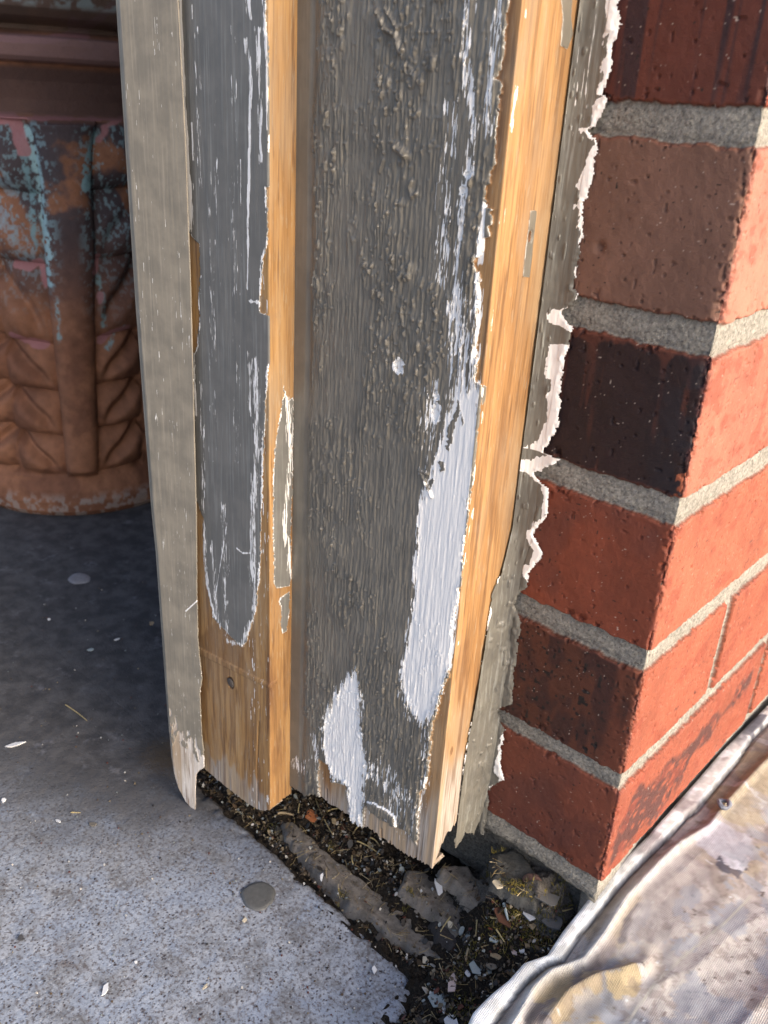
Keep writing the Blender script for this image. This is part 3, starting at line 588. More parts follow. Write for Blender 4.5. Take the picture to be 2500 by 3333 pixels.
# ======================= ground: slab, soil, cloth =======================
ZS = -.458
MAT_SL = None
b = MB('concrete_slab'); n1 = b.noise(b.tc, 14, 5, .6, .3); n2 = b.noise(b.tc, 55, 4, .65); n3 = b.noise(b.tc, 420, 4, .7)
aw = b.rgb('a')
base = b.mix(b.mr(n2, .35, .65), (.225, .228, .24), (.41, .43, .475))
pv = b.vor(b.map((1, 1, 1), b.mix(.05, b.tc, b.noise(b.tc, 20, 3, .6, 0, True))), 26); base = b.mix(b.mr(pv, .42, .22, 0, .55), base, (.42, .46, .53)); base = b.mix(b.mr(b.noise(b.tc, 30, 4, .6, .6), .45, .62, 0, .75), base, (.33, .375, .46))
base = b.mix(b.mr(n3, .48, .64, 0, .85), base, (.12, .10, .095))
base = b.mix(b.mr(n3, .44, .32, 0, .8), base, (.50, .52, .56))
vs = b.vor(b.tc, 420, 'F1', 'Distance'); vm = b.mr(b.noise(b.tc, 90, 3), .45, .62)
base = b.mix(b.math('MULTIPLY', b.mr(vs, .30, .16), vm), base, (.09, .075, .075))
base = b.mix(b.math('MULTIPLY', b.mr(b.vor(b.map((1.3, .9, 1)), 150), .16, .09), .9), base, (.045, .035, .04))
base = b.mix(b.mr(b.math('ABSOLUTE', b.math('SUBTRACT', b.noise(b.tc, 16, 3, .5, .5), .5)), .005, .001, 0, .3), base, (.12, .08, .065))
base = b.mix(1, base, (.84, .875, .92), 'MULTIPLY')
shade_c = b.mix(b.mr(n2, .3, .7), (.042, .042, .046), (.095, .094, .10))  # dark tones for the porch shade painted on the slab
shade_c = b.mix(b.mr(b.noise(b.tc, 40, 5, .7), .56, .72), shade_c, (.14, .14, .155))
base = b.mix(b.mr(b.math('ADD', aw[0], b.math('MULTIPLY', b.math('SUBTRACT', n2, .5), .9)), .1, .95), base, shade_c)  # painted shade blended over the concrete colour, with blotchy border
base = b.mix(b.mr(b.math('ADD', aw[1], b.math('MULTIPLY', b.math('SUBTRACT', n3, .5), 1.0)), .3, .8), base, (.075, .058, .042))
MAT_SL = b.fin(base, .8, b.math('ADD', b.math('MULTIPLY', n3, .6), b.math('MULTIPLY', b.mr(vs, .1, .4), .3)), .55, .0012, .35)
def graded(a, fine0, fine1, b_, step, n=12):
    lo = fine0 - (fine0 - a) * np.linspace(1, 0, n)[:-1] ** 2; hi = fine1 + (b_ - fine1) * np.linspace(0, 1, n)[1:] ** 2
    return np.concatenate([lo, np.arange(fine0, fine1, step), hi])
yedge = lambda x: -.0443 - .034 * (x + .296) + (fbm(x / .03, x * 0, 3, 200) - .5) * .004
xend = -.068
X1 = graded(-4, -.75, xend - .0, xend, .0011)
X1 = np.concatenate([-.75 - 3.2 * np.linspace(1, 0, 12)[:-1] ** 2, np.arange(-.75, xend, .0012), [xend]])
# slab grid built row by row from the broken edge outwards
tt = np.concatenate([np.arange(0, .38, .0012), .38 + 6 * np.linspace(0, 1, 14)[1:] ** 2])
XX, TT = np.meshgrid(X1, tt)
endx = xend + .012 * ss(TT, 0, .035) + (fbm(TT / .02, TT * 0, 3, 205) - .5) * .006
XX = np.where(XX > -.13, -.13 + (XX + .13) * (endx + .13) / (xend + .13), XX)
YY = yedge(XX) - .006 * ss(XX, -.085, -.066) - TT
r_e = np.minimum(TT, (endx - XX) + .0003)
ZZ = ZS + .0016 * fbm(XX / .05, YY / .05, 3, 201) + .0006 * (fbm(XX / .006, YY / .006, 3, 202) - .5) - ss(XX, -.33, -.29) * .007 * (1 - ss(r_e, 0, .012)) ** 2 - .003 * ss(fbm(XX / .012, YY / .008, 3, 203), .5, .7) * (1 - ss(r_e, 0, .02)) * ss(XX, -.33, -.29)
ad = ss(YY * 1.0 - XX * .6 + .10 * (fbm(XX / .12, YY / .12, 4, 210) - .5), -.04, .17) * 1.0  # mask of painted shade, deepening towards the porch interior
nearf = np.exp(-((XX + .33) / .07) ** 2 - ((YY + .07) / .05) ** 2)  # extra painted shade close to the strip and frame
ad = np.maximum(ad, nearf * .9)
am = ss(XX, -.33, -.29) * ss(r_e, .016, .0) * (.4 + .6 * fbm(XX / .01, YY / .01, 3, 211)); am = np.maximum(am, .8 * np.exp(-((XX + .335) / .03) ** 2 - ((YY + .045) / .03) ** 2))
sk = np.stack([XX[:1], YY[:1] + .0006 + .006 * (XX[:1] < -.31), ZZ[:1] - np.where(XX[:1] < -.31, .0009, .03)], -1); P = np.stack([XX, YY, ZZ], -1); P = np.concatenate([sk, P])
ee = P[:, -1:].copy(); ee[..., 0] += .002; ee[..., 2] = ZS - .03; P = np.concatenate([P, ee], 1)
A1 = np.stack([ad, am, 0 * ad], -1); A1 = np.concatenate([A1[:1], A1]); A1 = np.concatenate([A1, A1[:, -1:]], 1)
sl = grid('porch_floor', P, MAT_SL, None, {'a': A1}, flip=True); tag(sl, 'pale speckled concrete porch slab with shade painted in towards the doorway', 'floor', None, 'structure')
# slab continues through the doorway, left of the frame
X2 = np.concatenate([-.75 - 3.2 * np.linspace(1, 0, 12)[:-1] ** 2, np.arange(-.75, -.303, .0025), [-.302]])
T2 = np.concatenate([[-.004], np.arange(0, .55, .0025), .55 + 3 * np.linspace(0, 1, 10)[1:] ** 2]); XX, TT = np.meshgrid(X2, T2)
XX = XX + np.where(XX > -.32, (fbm(TT / .02, TT * 0, 3, 215) - .5) * .01, 0)
YY = yedge(XX) + TT; ZZ = ZS + .0016 * fbm(XX / .05, YY / .05, 3, 201) + .0006 * (fbm(XX / .006, YY / .006, 3, 202) - .5) - .006 * ss(XX, -.312, -.302) - .0005 * (TT < .0005)
ad = np.maximum(ss(YY * 1.0 - XX * .6 + .10 * (fbm(XX / .12, YY / .12, 4, 210) - .5), -.04, .17), np.exp(-((XX + .33) / .07) ** 2 - ((YY + .07) / .05) ** 2) * .9)  # same painted shade carried on through the doorway
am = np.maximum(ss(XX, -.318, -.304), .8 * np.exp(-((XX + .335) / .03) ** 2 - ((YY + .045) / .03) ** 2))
s2 = grid('porch_floor', np.stack([XX, YY, ZZ], -1), MAT_SL, None, {'a': np.stack([ad, am, 0 * ad], -1)}); tag(s2, 'concrete floor with painted-in shade running inside past the door frame', 'floor', None, 'structure')

# ---- soil
b = MB('dark_soil'); n1 = b.noise(b.tc, 260, 5, .7); n2 = b.noise(b.tc, 900, 4, .7); c = b.rgb('a')
sc = b.ramp(n2, [(.3, (.008, .007, .006)), (.5, (.024, .019, .015)), (.65, (.055, .044, .033)), (.8, (.12, .10, .08))])
sc = b.mix(b.mr(n1, .5, .64, 0, .8), sc, (.018, .014, .011))
sc = b.mix(b.mr(b.math('ADD', c[0], b.math('MULTIPLY', b.math('SUBTRACT', n2, .5), .9)), .45, .65), sc, b.ramp(n2, [(.3, (.06, .055, .05)), (.6, (.17, .155, .14)), (.8, (.26, .24, .21))]))
sc = b.mix(b.mr(b.math('ADD', c[1], b.math('MULTIPLY', b.math('SUBTRACT', n1, .5), 1.2)), .6, .75), sc, (.055, .045, .012))
MAT_SO = b.fin(sc, .95, b.math('ADD', n1, n2), .8, .003, .2)
def soilz(X, Y):
    z = -.4605 + .010 * (fbm(X / .03, Y / .03, 3, 220) - .5) + .006 * (fbm(X / .007, Y / .007, 4, 221) - .5) + .0035 * (vn(X / .0025, Y / .0025, 222) - .5)
    z = z + .016 * ss(Y, -.05, -.01) * ss(X, -.02, -.06)          # heaped under the boards
    foot = ss(Y, -.016, -.004) * ss(X, -.012, -.026) * ss(X, -.10, -.072)
    z = np.where(foot > 0, z + foot * (.006 + .012 * fbm(X / .01, Y / .008, 3, 224)), z)
    z = z + .004 * ss(X, -.2, -.1) + .046 * ss(X + .012 * (fbm(X / .02, Y / .02, 3, 230) - .5), -.088, -.030) * (ss(Y + .012 * (fbm(X / .02, Y / .02, 3, 231) - .5), -.078, -.018) + .06 * ss(Y, -.022, -.004))
    return z
Xg, Yg = np.meshgrid(np.arange(-.42, .03, .0010), np.arange(-.30, .03, .0010))
Zg = soilz(Xg, Yg); Zg = np.minimum(Zg, np.where((Yg < -.060) & (Xg < -.075), -.475, 9)); Zg = np.where(Xg < -.31, np.minimum(Zg, -.466), Zg)
foot = ss(Yg, -.020, -.010) * ss(Xg, -.008, -.02) * ss(Xg, -.10, -.072)
moss = .42 * ss(fbm(Xg / .02, Yg / .02, 3, 226), .5, .66) * ss(Xg, -.12, -.04)
so_ = grid('soil', np.stack([Xg, Yg, Zg], -1), MAT_SO, None, {'a': np.stack([foot * .9 + .15 * (fbm(Xg / .03, Yg / .03, 2, 227) > .6), moss, moss * 0], -1)}); tag(so_, None, None, None, 'structure')
b = MB('earth'); MAT_EA = b.fin(b.ramp(b.noise(b.tc, 9, 6), [(.3, (.22, .18, .14)), (.7, (.34, .30, .24))]), .95)
V = [[-.30, -30, -.47], [40, -30, -.47], [40, 40, -.47], [-.30, 40, -.47]]
g = raw('ground', [[-40, -40, -.495], [40, -40, -.495], [40, 40, -.495], [-40, 40, -.495]], [[0, 1, 2, 3]], MAT_EA); tag(g, None, None, None, 'structure')

# ---- canvas drop cloth
ZC = -.385
def zcf(y): return np.interp(y, [-.3, -.1, .06, .3], [-.432, -.414, -.370, -.376])
def pl(pts):
    out = []
    for x, y in pts:
        z = -.39
        for _ in range(30): q = on(x, y, 2, z); z = .5 * z + .5 * float(zcf(q[1]))
        out.append(q[:2])
    return np.array(out)
hemE = pl([(1480, 3420), (1540, 3290), (1600, 3230), (1654, 3187), (1703, 3132), (1779, 3105), (1833, 3024), (1915, 2921), (2001, 2818), (2115, 2709), (2220, 2590), (2348, 2443), (2420, 2370), (2500, 2290), (2620, 2170)])
seam = pl([(1520, 3440), (1627, 3300), (1708, 3197), (1784, 3132), (1833, 3121), (1888, 3035), (1953, 2964), (2007, 2888), (2088, 2801), (2170, 2725), (2240, 2650), (2267, 2633), (2403, 2470), (2446, 2405), (2560, 2290)])
rid = pl([(1560, 3480), (1670, 3333), (1730, 3225), (1790, 3170), (1893, 3132), (1958, 3051), (2034, 2926), (2142, 2812), (2200, 2760), (2305, 2693), (2350, 2630), (2470, 2500), (2600, 2380)])
fold2 = pl([(1740, 3333), (1800, 3270), (1880, 3210), (2000, 3190), (2110, 3130)]); fold3 = pl([(1770, 3340), (1850, 3240), (1960, 3180), (2090, 3150)])
xe = lambda y: np.interp(y, hemE[:, 1], hemE[:, 0])
yy = np.concatenate([-.42 - .5 * np.linspace(1, 0, 8)[:-1], np.arange(-.42, .34, .0011), .34 + 1.5 * np.linspace(0, 1, 10)[1:] ** 1.5])
ww_ = np.concatenate([[-.0004, 0, .0003, .0007], np.arange(.0012, .26, .0011), .26 + 1.2 * np.linspace(0, 1, 10)[1:] ** 1.6]); WW, YY = np.meshgrid(ww_, yy)
XX = xe(YY) + WW
# below the traced hem the cloth edge swings away from the slab
dS = sdline(XX, YY, seam); dR = sdline(XX, YY, rid)
Hh = .0062 * (1 - np.exp(-np.clip(WW + .0004, 0, 1) / .0007))
hemmask = ss(np.interp(YY, seam[:, 1], seam[:, 0]) - XX, -.0006, .0006)
Hh = Hh + .0012 * hemmask * fbm(XX / .01, YY / .03, 2, 240) - .0028 * np.exp(-(dS / .0011) ** 2)
Hh = Hh - .0022 * (1 - hemmask) * ss(np.interp(YY, rid[:, 1], rid[:, 0]) - XX, -.002, .002)
Hh = Hh + .0042 * np.exp(-(dR / .0026) ** 2) * (.75 + .5 * fbm(YY / .05, YY * 0, 2, 241))
aa = XX * .83 + YY * -.2; cc = XX * .55 + YY * .83
far = ss(XX - np.interp(YY, rid[:, 1], rid[:, 0]), 0, .03)
wr = fbm(XX / .05, YY / .09, 3, 242); wr2 = 1 - np.abs(2 * fbm(cc / .10 , aa / .025, 3, 243) - 1)
Hh = Hh + far * (.009 * wr + .0035 * wr2 ** 2 - .0105 + .0016 * fbm(XX / .009, YY / .012, 3, 245)) + .0035 * np.exp(-(sdline(XX, YY, fold2) / .004) ** 2) + .004 * np.exp(-(sdline(XX, YY, fold3) / .0022) ** 2)
weave = .00012 * (np.sin(XX / .00045 * 1.3) + np.sin(YY / .00045 * 1.3)) * 0
Hh = Hh + .0003 * fbm(XX / .0022, YY / .0022, 2, 244)
Zc = zcf(YY) - .006 + Hh
Zc = np.where(WW < .0001, zcf(YY) - .02, Zc)
# colours: dried paint and dirt stains
C = np.broadcast_to([.40, .335, .29], XX.shape + (3,)).copy()
n1 = fbm(XX / .03, YY / .03, 4, 250); n2 = fbm(XX / .008, YY / .008, 4, 251); n3 = fbm(XX / .012, YY / .03, 4, 252)
C = C * (.78 + .44 * n2)[..., None]; C = lerp3(C, np.broadcast_to([.50, .44, .40], C.shape), .75 * ss(n1 + .5 * (n2 - .5), .47, .53)); C = lerp3(C, np.broadcast_to([.26, .21, .20], C.shape), .5 * ss(n3, .5, .68))
C = lerp3(C, np.broadcast_to([.50, .41, .27], C.shape), .5 * ss(fbm(XX / .02, YY / .035, 4, 253), .56, .68))
C = lerp3(C, np.broadcast_to([.66, .63, .62], C.shape), .75 * ss(fbm(XX / .02, YY / .02, 5, 254, .6), .58, .62))
def blot(px, py, r, col, st=.85, asp=1.0, seed=0, wob=.9):
    global C
    c0 = pl([(px, py)])[0]; dd = np.hypot(XX - c0[0], (YY - c0[1]) * asp) / r + (fbm(XX / (r * .7), YY / (r * .7), 4, 260 + seed) - .5) * wob
    C = lerp3(C, np.broadcast_to(col, C.shape), st * ss(dd, 1.0, .93))
blot(2150, 3080, .022, (.16, .14, .15), .8, 1, 1); blot(2080, 3150, .016, (.45, .38, .27), .85, 1, 2); blot(2230, 2870, .020, (.30, .24, .24), .8, 1, 3)
blot(2390, 2620, .020, (.46, .38, .25), .7, 1, 4); blot(2480, 2500, .022, (.46, .38, .25), .7, 1, 5); blot(2360, 2740, .018, (.55, .52, .56), .9, 1, 6)
blot(2380, 2810, .009, (.10, .10, .13), .9, 1, 7); blot(2390, 2800, .0065, (.60, .59, .63), .95, 1, 8); blot(2230, 2940, .02, (.28, .23, .21), .7, 1, 9)
blot(1850, 3260, .016, (.16, .13, .12), .85, .6, 10); blot(1900, 3290, .013, (.46, .36, .22), .7, .6, 11); blot(2050, 3230, .018, (.26, .27, .30), .8, 1, 12)
blot(2300, 3100, .05, (.60, .54, .49), .7, 1, 13); blot(2400, 3250, .045, (.58, .53, .48), .7, 1, 14); blot(1800, 3200, .010, (.42, .32, .18), .8, .7, 15); blot(2030, 3180, .008, (.5, .38, .2), .8, .8, 17)
hm = hemmask[..., None] * (.92)
hc = lerp3(np.broadcast_to([.52, .50, .46], C.shape), np.broadcast_to([.68, .67, .64], C.shape), ss(n2, .4, .6)); hc = lerp3(hc, np.broadcast_to([.26, .22, .21], C.shape), .8 * ss(fbm(XX / .01, YY / .02, 4, 255), .5, .62) * ss(YY, -.02, .06))
hc = lerp3(hc, np.broadcast_to([.05, .05, .07], C.shape), .9 * np.clip(ss(fbm(XX / .012, YY / .02, 3, 256), .52, .6) * ss(YY, .16, .2), 0, 1))
C = C * (1 - hm) + hc * 1.75 * hm
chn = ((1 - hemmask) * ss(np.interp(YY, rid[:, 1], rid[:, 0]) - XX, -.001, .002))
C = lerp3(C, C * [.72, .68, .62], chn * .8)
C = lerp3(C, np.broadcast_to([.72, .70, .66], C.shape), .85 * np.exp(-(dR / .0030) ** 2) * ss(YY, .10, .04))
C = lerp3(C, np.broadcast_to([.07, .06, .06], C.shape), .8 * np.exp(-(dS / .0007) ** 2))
spk = vn(XX / .0021, YY / .0021, 257); C = lerp3(C, np.broadcast_to([.11, .075, .06], C.shape), .85 * ss(spk, .92, .94) * far * ss(n1, .4, .55))
spk = vn(XX / .0028, YY / .0028, 258); C = lerp3(C, np.broadcast_to([.72, .74, .76], C.shape), .9 * ss(spk, .955, .975) * far)
spk = vn(XX / .0042, YY / .0042, 259); C = lerp3(C, np.broadcast_to([.16, .12, .10], C.shape), .8 * ss(spk, .955, .975) * far)
C = C * (.72 + .56 * fbm(XX / .003, YY / .003, 3, 262))[..., None]; C = lerp3(C, np.broadcast_to([.20, .15, .13], C.shape), .45 * far * ss(fbm(XX / .005, YY / .005, 5, 263, .6), .55, .62)); C = lerp3(C, np.broadcast_to([.36, .38, .42], C.shape), .65 * far * ss(fbm(XX / .012, YY / .01, 5, 264), .57, .60))
thr = sdline(XX, YY, pl([(1990, 3380), (2142, 3181), (2235, 3094), (2370, 2986), (2450, 2900)])); C = lerp3(C, np.broadcast_to([.62, .58, .48], C.shape), .9 * np.exp(-(thr / .0006) ** 2))
b = MB('stained_canvas'); c = b.attr('c').outputs['Color']; wv = b.t.nodes.new('ShaderNodeTexWave'); wv.inputs['Scale'].default_value = 330; wv.inputs['Distortion'].default_value = 1.2; b.put(wv.inputs['Vector'], b.tc)
wv2 = b.t.nodes.new('ShaderNodeTexWave'); wv2.bands_direction = 'Y'; wv2.inputs['Scale'].default_value = 330; wv2.inputs['Distortion'].default_value = 1.2; b.put(wv2.inputs['Vector'], b.tc)
wvh = b.math('MULTIPLY', wv.outputs['Fac'], wv2.outputs['Fac'])
c = b.mix(1, c, (.78, .83, .90), 'MULTIPLY'); c2 = b.mix(b.mr(wvh, 0, .5, .22, 0), c, b.mix(1, c, (.55, .52, .5), 'MULTIPLY')); c2 = b.mix(b.mr(b.noise(b.tc, 700, 4), .55, .75, 0, .4), c2, b.mix(1, c, (.5, .45, .42), 'MULTIPLY'))
MAT_CL = b.fin(c2, .85, b.math('ADD', wvh, b.noise(b.tc, 500, 3)), .5, .0008, .25)
dc = empty('drop_cloth', (.05, .0, ZC - .01), 'paint-stained canvas drop cloth lying along the foot of the brick pier', 'drop cloth')
Pc = np.stack([XX, YY, Zc], -1); xs = np.interp(YY, seam[:, 1], seam[:, 0]); inh = (XX < xs)
kh = inh[:-1, :-1] & inh[1:, 1:]
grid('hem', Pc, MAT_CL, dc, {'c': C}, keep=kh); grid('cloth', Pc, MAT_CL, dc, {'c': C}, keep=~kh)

# ======================= terracotta urn =======================
pc = np.array([-.8725, .2064]); R0 = .1437
fv = CAM[:2] - pc; D0 = np.hypot(*fv); fv = fv / D0; th0 = math.atan2(fv[1], fv[0])
def zpx(y, r=R0):                       # height of the traced row on the urn's front
    d = ray(225, y); hd = np.hypot(d[0], d[1]); return CAM[2] + d[2] / hd * (D0 - r)
prof = [(1684, -.004), (1670, .001), (1640, .0025), (1600, .000), (1570, -.004), (1545, -.006), (1500, -.004), (1300, -.003), (1000, .000), (700, .004), (430, .008), (392, .011), (384, .007), (375, .004), (330, .006), (270, .012), (235, .019), (212, .023), (204, .033), (190, .037), (150, .038), (128, .036), (118, .026), (105, .012), (90, .010), (75, .020), (60, .034), (30, .046), (-20, .052), (-80, .050), (-160, .040), (-300, .060), (-420, .085), (-440, .088), (-450, .080), (-452, .0)]
pz = np.array([zpx(y, R0 + dr) for y, dr in prof]); pr = np.array([R0 + dr for _, dr in prof]); o_ = np.argsort(pz); pz = pz[o_]; pr = pr[o_]
pz[0] = ZS + .001
zt_ = zpx(-120); zrow = np.concatenate([np.linspace(pz[0], zt_, 760), np.linspace(zt_, pz[-1], 60)[1:]])
tha = np.concatenate([th0 + np.linspace(-1.5, 1.5, 760), th0 + np.linspace(1.5, 2 * np.pi - 1.5, 200)[1:]]); TH, Z = np.meshgrid(tha, zrow)
r = np.interp(Z, pz, pr)
Px = pc[0] + r * np.cos(TH); Py = pc[1] + r * np.sin(TH)
def proj(x, y, z):
    dx, dy, dz = x - CAM[0], y - CAM[1], z - CAM[2]; q = dx * CF[0] + dy * CF[1] + dz * CF[2]
    return 1250 + FL * (dx * CR[0] + dy * CR[1] + dz * CR[2]) / q, 1666.5 - FL * (dx * CU[0] + dy * CU[1] + dz * CU[2]) / q
y_of = lambda z: np.interp(z, pz, np.array([p[0] for p in prof])[o_])
row = y_of(Z)                                              # traced row value as a height measure
cen = on(262, 1400, 2, 0)                                   # dummy
# angle of the stem centre: solve from pixel x at mid height
def th_of(px, y):
    best = None
    zq = zpx(y)
    t = np.linspace(th0 - 1.2, th0 + 1.2, 2400); xx, _ = proj(pc[0] + R0 * np.cos(t), pc[1] + R0 * np.sin(t), zq); return t[np.argmin(np.abs(xx - px))]
ths = th_of(262, 1400); ths2 = th_of(222, 700)
stem_c = np.interp(row, [400, 700, 1000, 1400, 1560], [th_of(205, 450), ths2, th_of(235, 1000), ths, th_of(268, 1540)])
a = (TH - stem_c + np.pi) % (2 * np.pi) - np.pi
PER = 2 * np.pi / 6; al = (a + PER / 2) % PER - PER / 2; am_ = al * R0             # metres from nearest stem centre
hw = np.interp(row, [400, 450, 600, 800, 1100, 1250, 1500, 1600], [.030, .026, .0235, .0245, .0215, .0205, .0185, .016])
body = ss(row, 385, 410) * ss(row, 1560, 1520)
s = np.abs(am_) / hw
stem = np.clip(1 - s ** 2.6, 0, 1) ** .5
v_ = np.interp(row + 260 * np.abs(am_) + 9 * np.sign(al) - 12 + 10 * (fbm(TH / .2, Z / .04, 2, 305) - .5), [250, 385, 620, 845, 1105, 1260, 1405, 1545, 1700], [0, 1, 2, 3, 4, 5, 6, 7, 8])
fr_ = v_ - np.floor(v_)
x_ = np.clip((np.abs(am_) - hw) / .054, 0, 1)
leaf = np.clip(np.sin(np.pi * np.clip(fr_ ** 1.35, 0, 1)), 0, 1) ** .55 * np.clip(np.sin(np.pi * np.clip(x_ * .80 + .12, 0, 1)), 0, 1) ** .6
dia = np.exp(-((fr_ - .85 + .75 * x_) / .17) ** 2)
Hp = body * (.018 * stem + np.where(s > 1, .018 * leaf - .012 * dia * ss(x_, .05, .35) * ss(row, 560, 900) - .007, 0))
Hp = Hp + .0018 * (fbm(TH / .18, Z / .03, 3, 300) - .5) + .0006 * (fbm(TH / .03, Z / .004, 3, 301) - .5)
sw = ss(row, 110, 60); Hp += sw * .02 * (np.sin(TH * 5 + 1.2 - row * .01) * .5 + .2) * ss(row, -300, -60)
Rr = r + Hp; P = np.stack([pc[0] + Rr * np.cos(TH), pc[1] + Rr * np.sin(TH), Z], -1)
# colours
C = np.broadcast_to([.25, .115, .065], Z.shape + (3,)).copy() * 1.1; n1 = fbm(TH / .25, Z / .04, 4, 310); n2 = fbm(TH / .05, Z / .008, 4, 311); n3 = fbm(TH / .02, Z / .004, 3, 312)
C = lerp3(C, np.broadcast_to([.17, .075, .045], C.shape), ss(n1, .4, .6) * .8); C = C * (.7 + .6 * n2)[..., None]
upf = ss(row, 1150, 650) * body
C = lerp3(C, np.broadcast_to([.055, .05, .06], C.shape), upf * ss(n1 + .3 * (n2 - .5), .26, .46) * .9)
C = lerp3(C, np.broadcast_to([.23, .36, .40], C.shape), upf * ss(n3 * .7 + n2 * .3 + .12 * (n1 - .5), .52, .66) * .6 * ss(np.abs(am_), .004, .016))
pxx, pyy = proj(Px, Py, Z)
def pd(pts): return sdline(pxx, pyy, pts)
wob_ = (n2 - .5) * 24
for pts, wd, col, st in (([(75, 440), (105, 640), (118, 800)], 9, (.20, .34, .38), .9), ([(88, 420), (125, 560), (145, 700), (160, 820), (165, 920)], 13, (.34, .52, .56), .95), ([(300, 440), (285, 500), (272, 600)], 16, (.24, .42, .47), .9), ([(320, 900), (333, 1060)], 6, (.22, .36, .38), .8),
                         ([(190, 960), (196, 1100)], 3, (.25, .38, .4), .8), ([(345, 1130), (400, 1060)], 7, (.25, .38, .4), .8), ([(0, 700), (60, 760), (90, 830)], 26, (.26, .36, .42), .55), ([(0, 560), (40, 620)], 22, (.26, .38, .44), .5)):
    C = lerp3(C, np.broadcast_to(col, C.shape), st * ss(pd(pts) + wob_, wd + 5, wd - 4) * ss(n3, .25, .5))
for pts, wd in (([(-20, 385), (40, 385), (62, 440), (82, 490)], 20), ([(392, 385), (350, 410), (318, 455)], 10), ([(50, 860), (90, 872), (132, 850), (136, 870)], 13), ([(130, 850), (150, 930)], 9), ([(318, 838), (308, 880)], 12), ([(322, 955), (322, 980)], 8), ([(330, 1110), (370, 1080), (410, 1066)], 11), ([(40, 1092), (100, 1115), (150, 1125)], 12), ([(0, 383), (392, 388)], 6),
                 ([(0, 125), (150, 128), (250, 110), (330, 55), (372, 10)], 13), ([(240, 75), (270, 120)], 20)):
    C = lerp3(C, np.broadcast_to([.36, .17, .18], C.shape), .9 * ss(pd(pts) + wob_ * .6, wd + 4, wd - 3))
top = ss(row, 400, 370)
C = lerp3(C, np.broadcast_to([.085, .055, .052], C.shape), top * .85 * ss(row, 215, 235)); C = lerp3(C, np.broadcast_to([.19, .12, .12], C.shape), .8 * ss(row, 215, 200) * ss(row, 115, 125))
C = lerp3(C, np.broadcast_to([.10, .08, .07], C.shape), .8 * ss(row, 120, 100)); C = lerp3(C, np.broadcast_to([.26, .33, .34], C.shape), .8 * ss(row, 40, 10) * ss(n2, .4, .6))
C = lerp3(C, np.broadcast_to([.30, .30, .29], C.shape), .55 * ss(row, 1600, 1640) * ss(n2, .45, .6))
b = MB('terracotta'); c = b.attr('c').outputs['Color']; nn = b.noise(b.tc, 500, 4, .7)
MAT_UR = b.fin(b.mix(b.mr(nn, .55, .75, 0, .5), c, b.mix(1, c, (.45, .4, .4), 'MULTIPLY')), .75, nn, .4, .0012, .3)
urn = empty('terracotta_urn', (float(pc[0]), float(pc[1]), ZS), 'weathered terracotta urn with leaf relief, flaking turquoise and pink paint, standing left behind the frame', 'urn')
kf = (row[:-1, :-1] > 1562) & (TH[:-1, :-1] > -99)
grid('foot_band', P, MAT_UR, urn, {'c': C}, keep=kf); grid('body', P, MAT_UR, urn, {'c': C}, keep=~kf)

# ======================= added off-camera enclosure, put in to darken floor and urn =======================
b = MB('added_enclosure_plaster'); MAT_PL = b.fin(b.ramp(b.noise(b.tc, 6, 5), [(.3, (.16, .14, .12)), (.7, (.22, .20, .17))]), .9)
def slab_box(name, lab, cat, *a):
    V, F = boxVF(*a); o = raw(name, V, F, MAT_PL, smooth=False, loc=(a[0], a[2], a[4])); tag(o, lab, cat); return o
slab_box('added_ceiling', 'added unseen ceiling blocking sky light above the door frame', 'ceiling', -4, -.05, -.05, 2.5, 1.76, 1.86)
slab_box('added_back_wall', 'added unseen wall blocking light behind the urn', 'wall', -4, -.33, 1.0, 1.1, -.48, 1.755)
slab_box('added_side_wall', 'added unseen wall blocking light to the left beyond the urn', 'wall', -2.0, -1.9, .3, .995, -.48, 1.755)

# ======================= loose things on the ground =======================
kn = pl([(2349, 2640)])[0]; kz = float(zcf(kn[1])) + .006
V = []; F = []; n1_, n2_ = 24, 10
for i in range(n1_):
    t = 2 * math.pi * i / n1_
    for j in range(n2_):
        p = 2 * math.pi * j / n2_; rr = .0032 + (.0013 + .0004 * math.sin(3 * t)) * math.cos(p)
        V.append((kn[0] + rr * math.cos(t), kn[1] + rr * math.sin(t), kz + .0014 * math.sin(p) + .0008 * math.sin(2 * t)))
        F.append([i * n2_ + j, ((i + 1) % n1_) * n2_ + j, ((i + 1) % n1_) * n2_ + (j + 1) % n2_, i * n2_ + (j + 1) % n2_])
b = MB('crusted_paint'); MAT_KN = b.fin(b.ramp(b.noise(b.tc, 300, 4), [(.35, (.06, .07, .10)), (.65, (.20, .22, .28))]), .45, b.noise(b.tc, 700, 3), .6, .001)
raw('loop_knot', V, F, MAT_KN, dc)
def soil_at(px, py, lift=0.0):
    z = -.455
    for _ in range(25):
        p = on(px, py, 2, z); h = float(soilz(np.array([p[0]]), np.array([p[1]]))[0]) + lift; z = .6 * z + .4 * h
    return p
STN = []
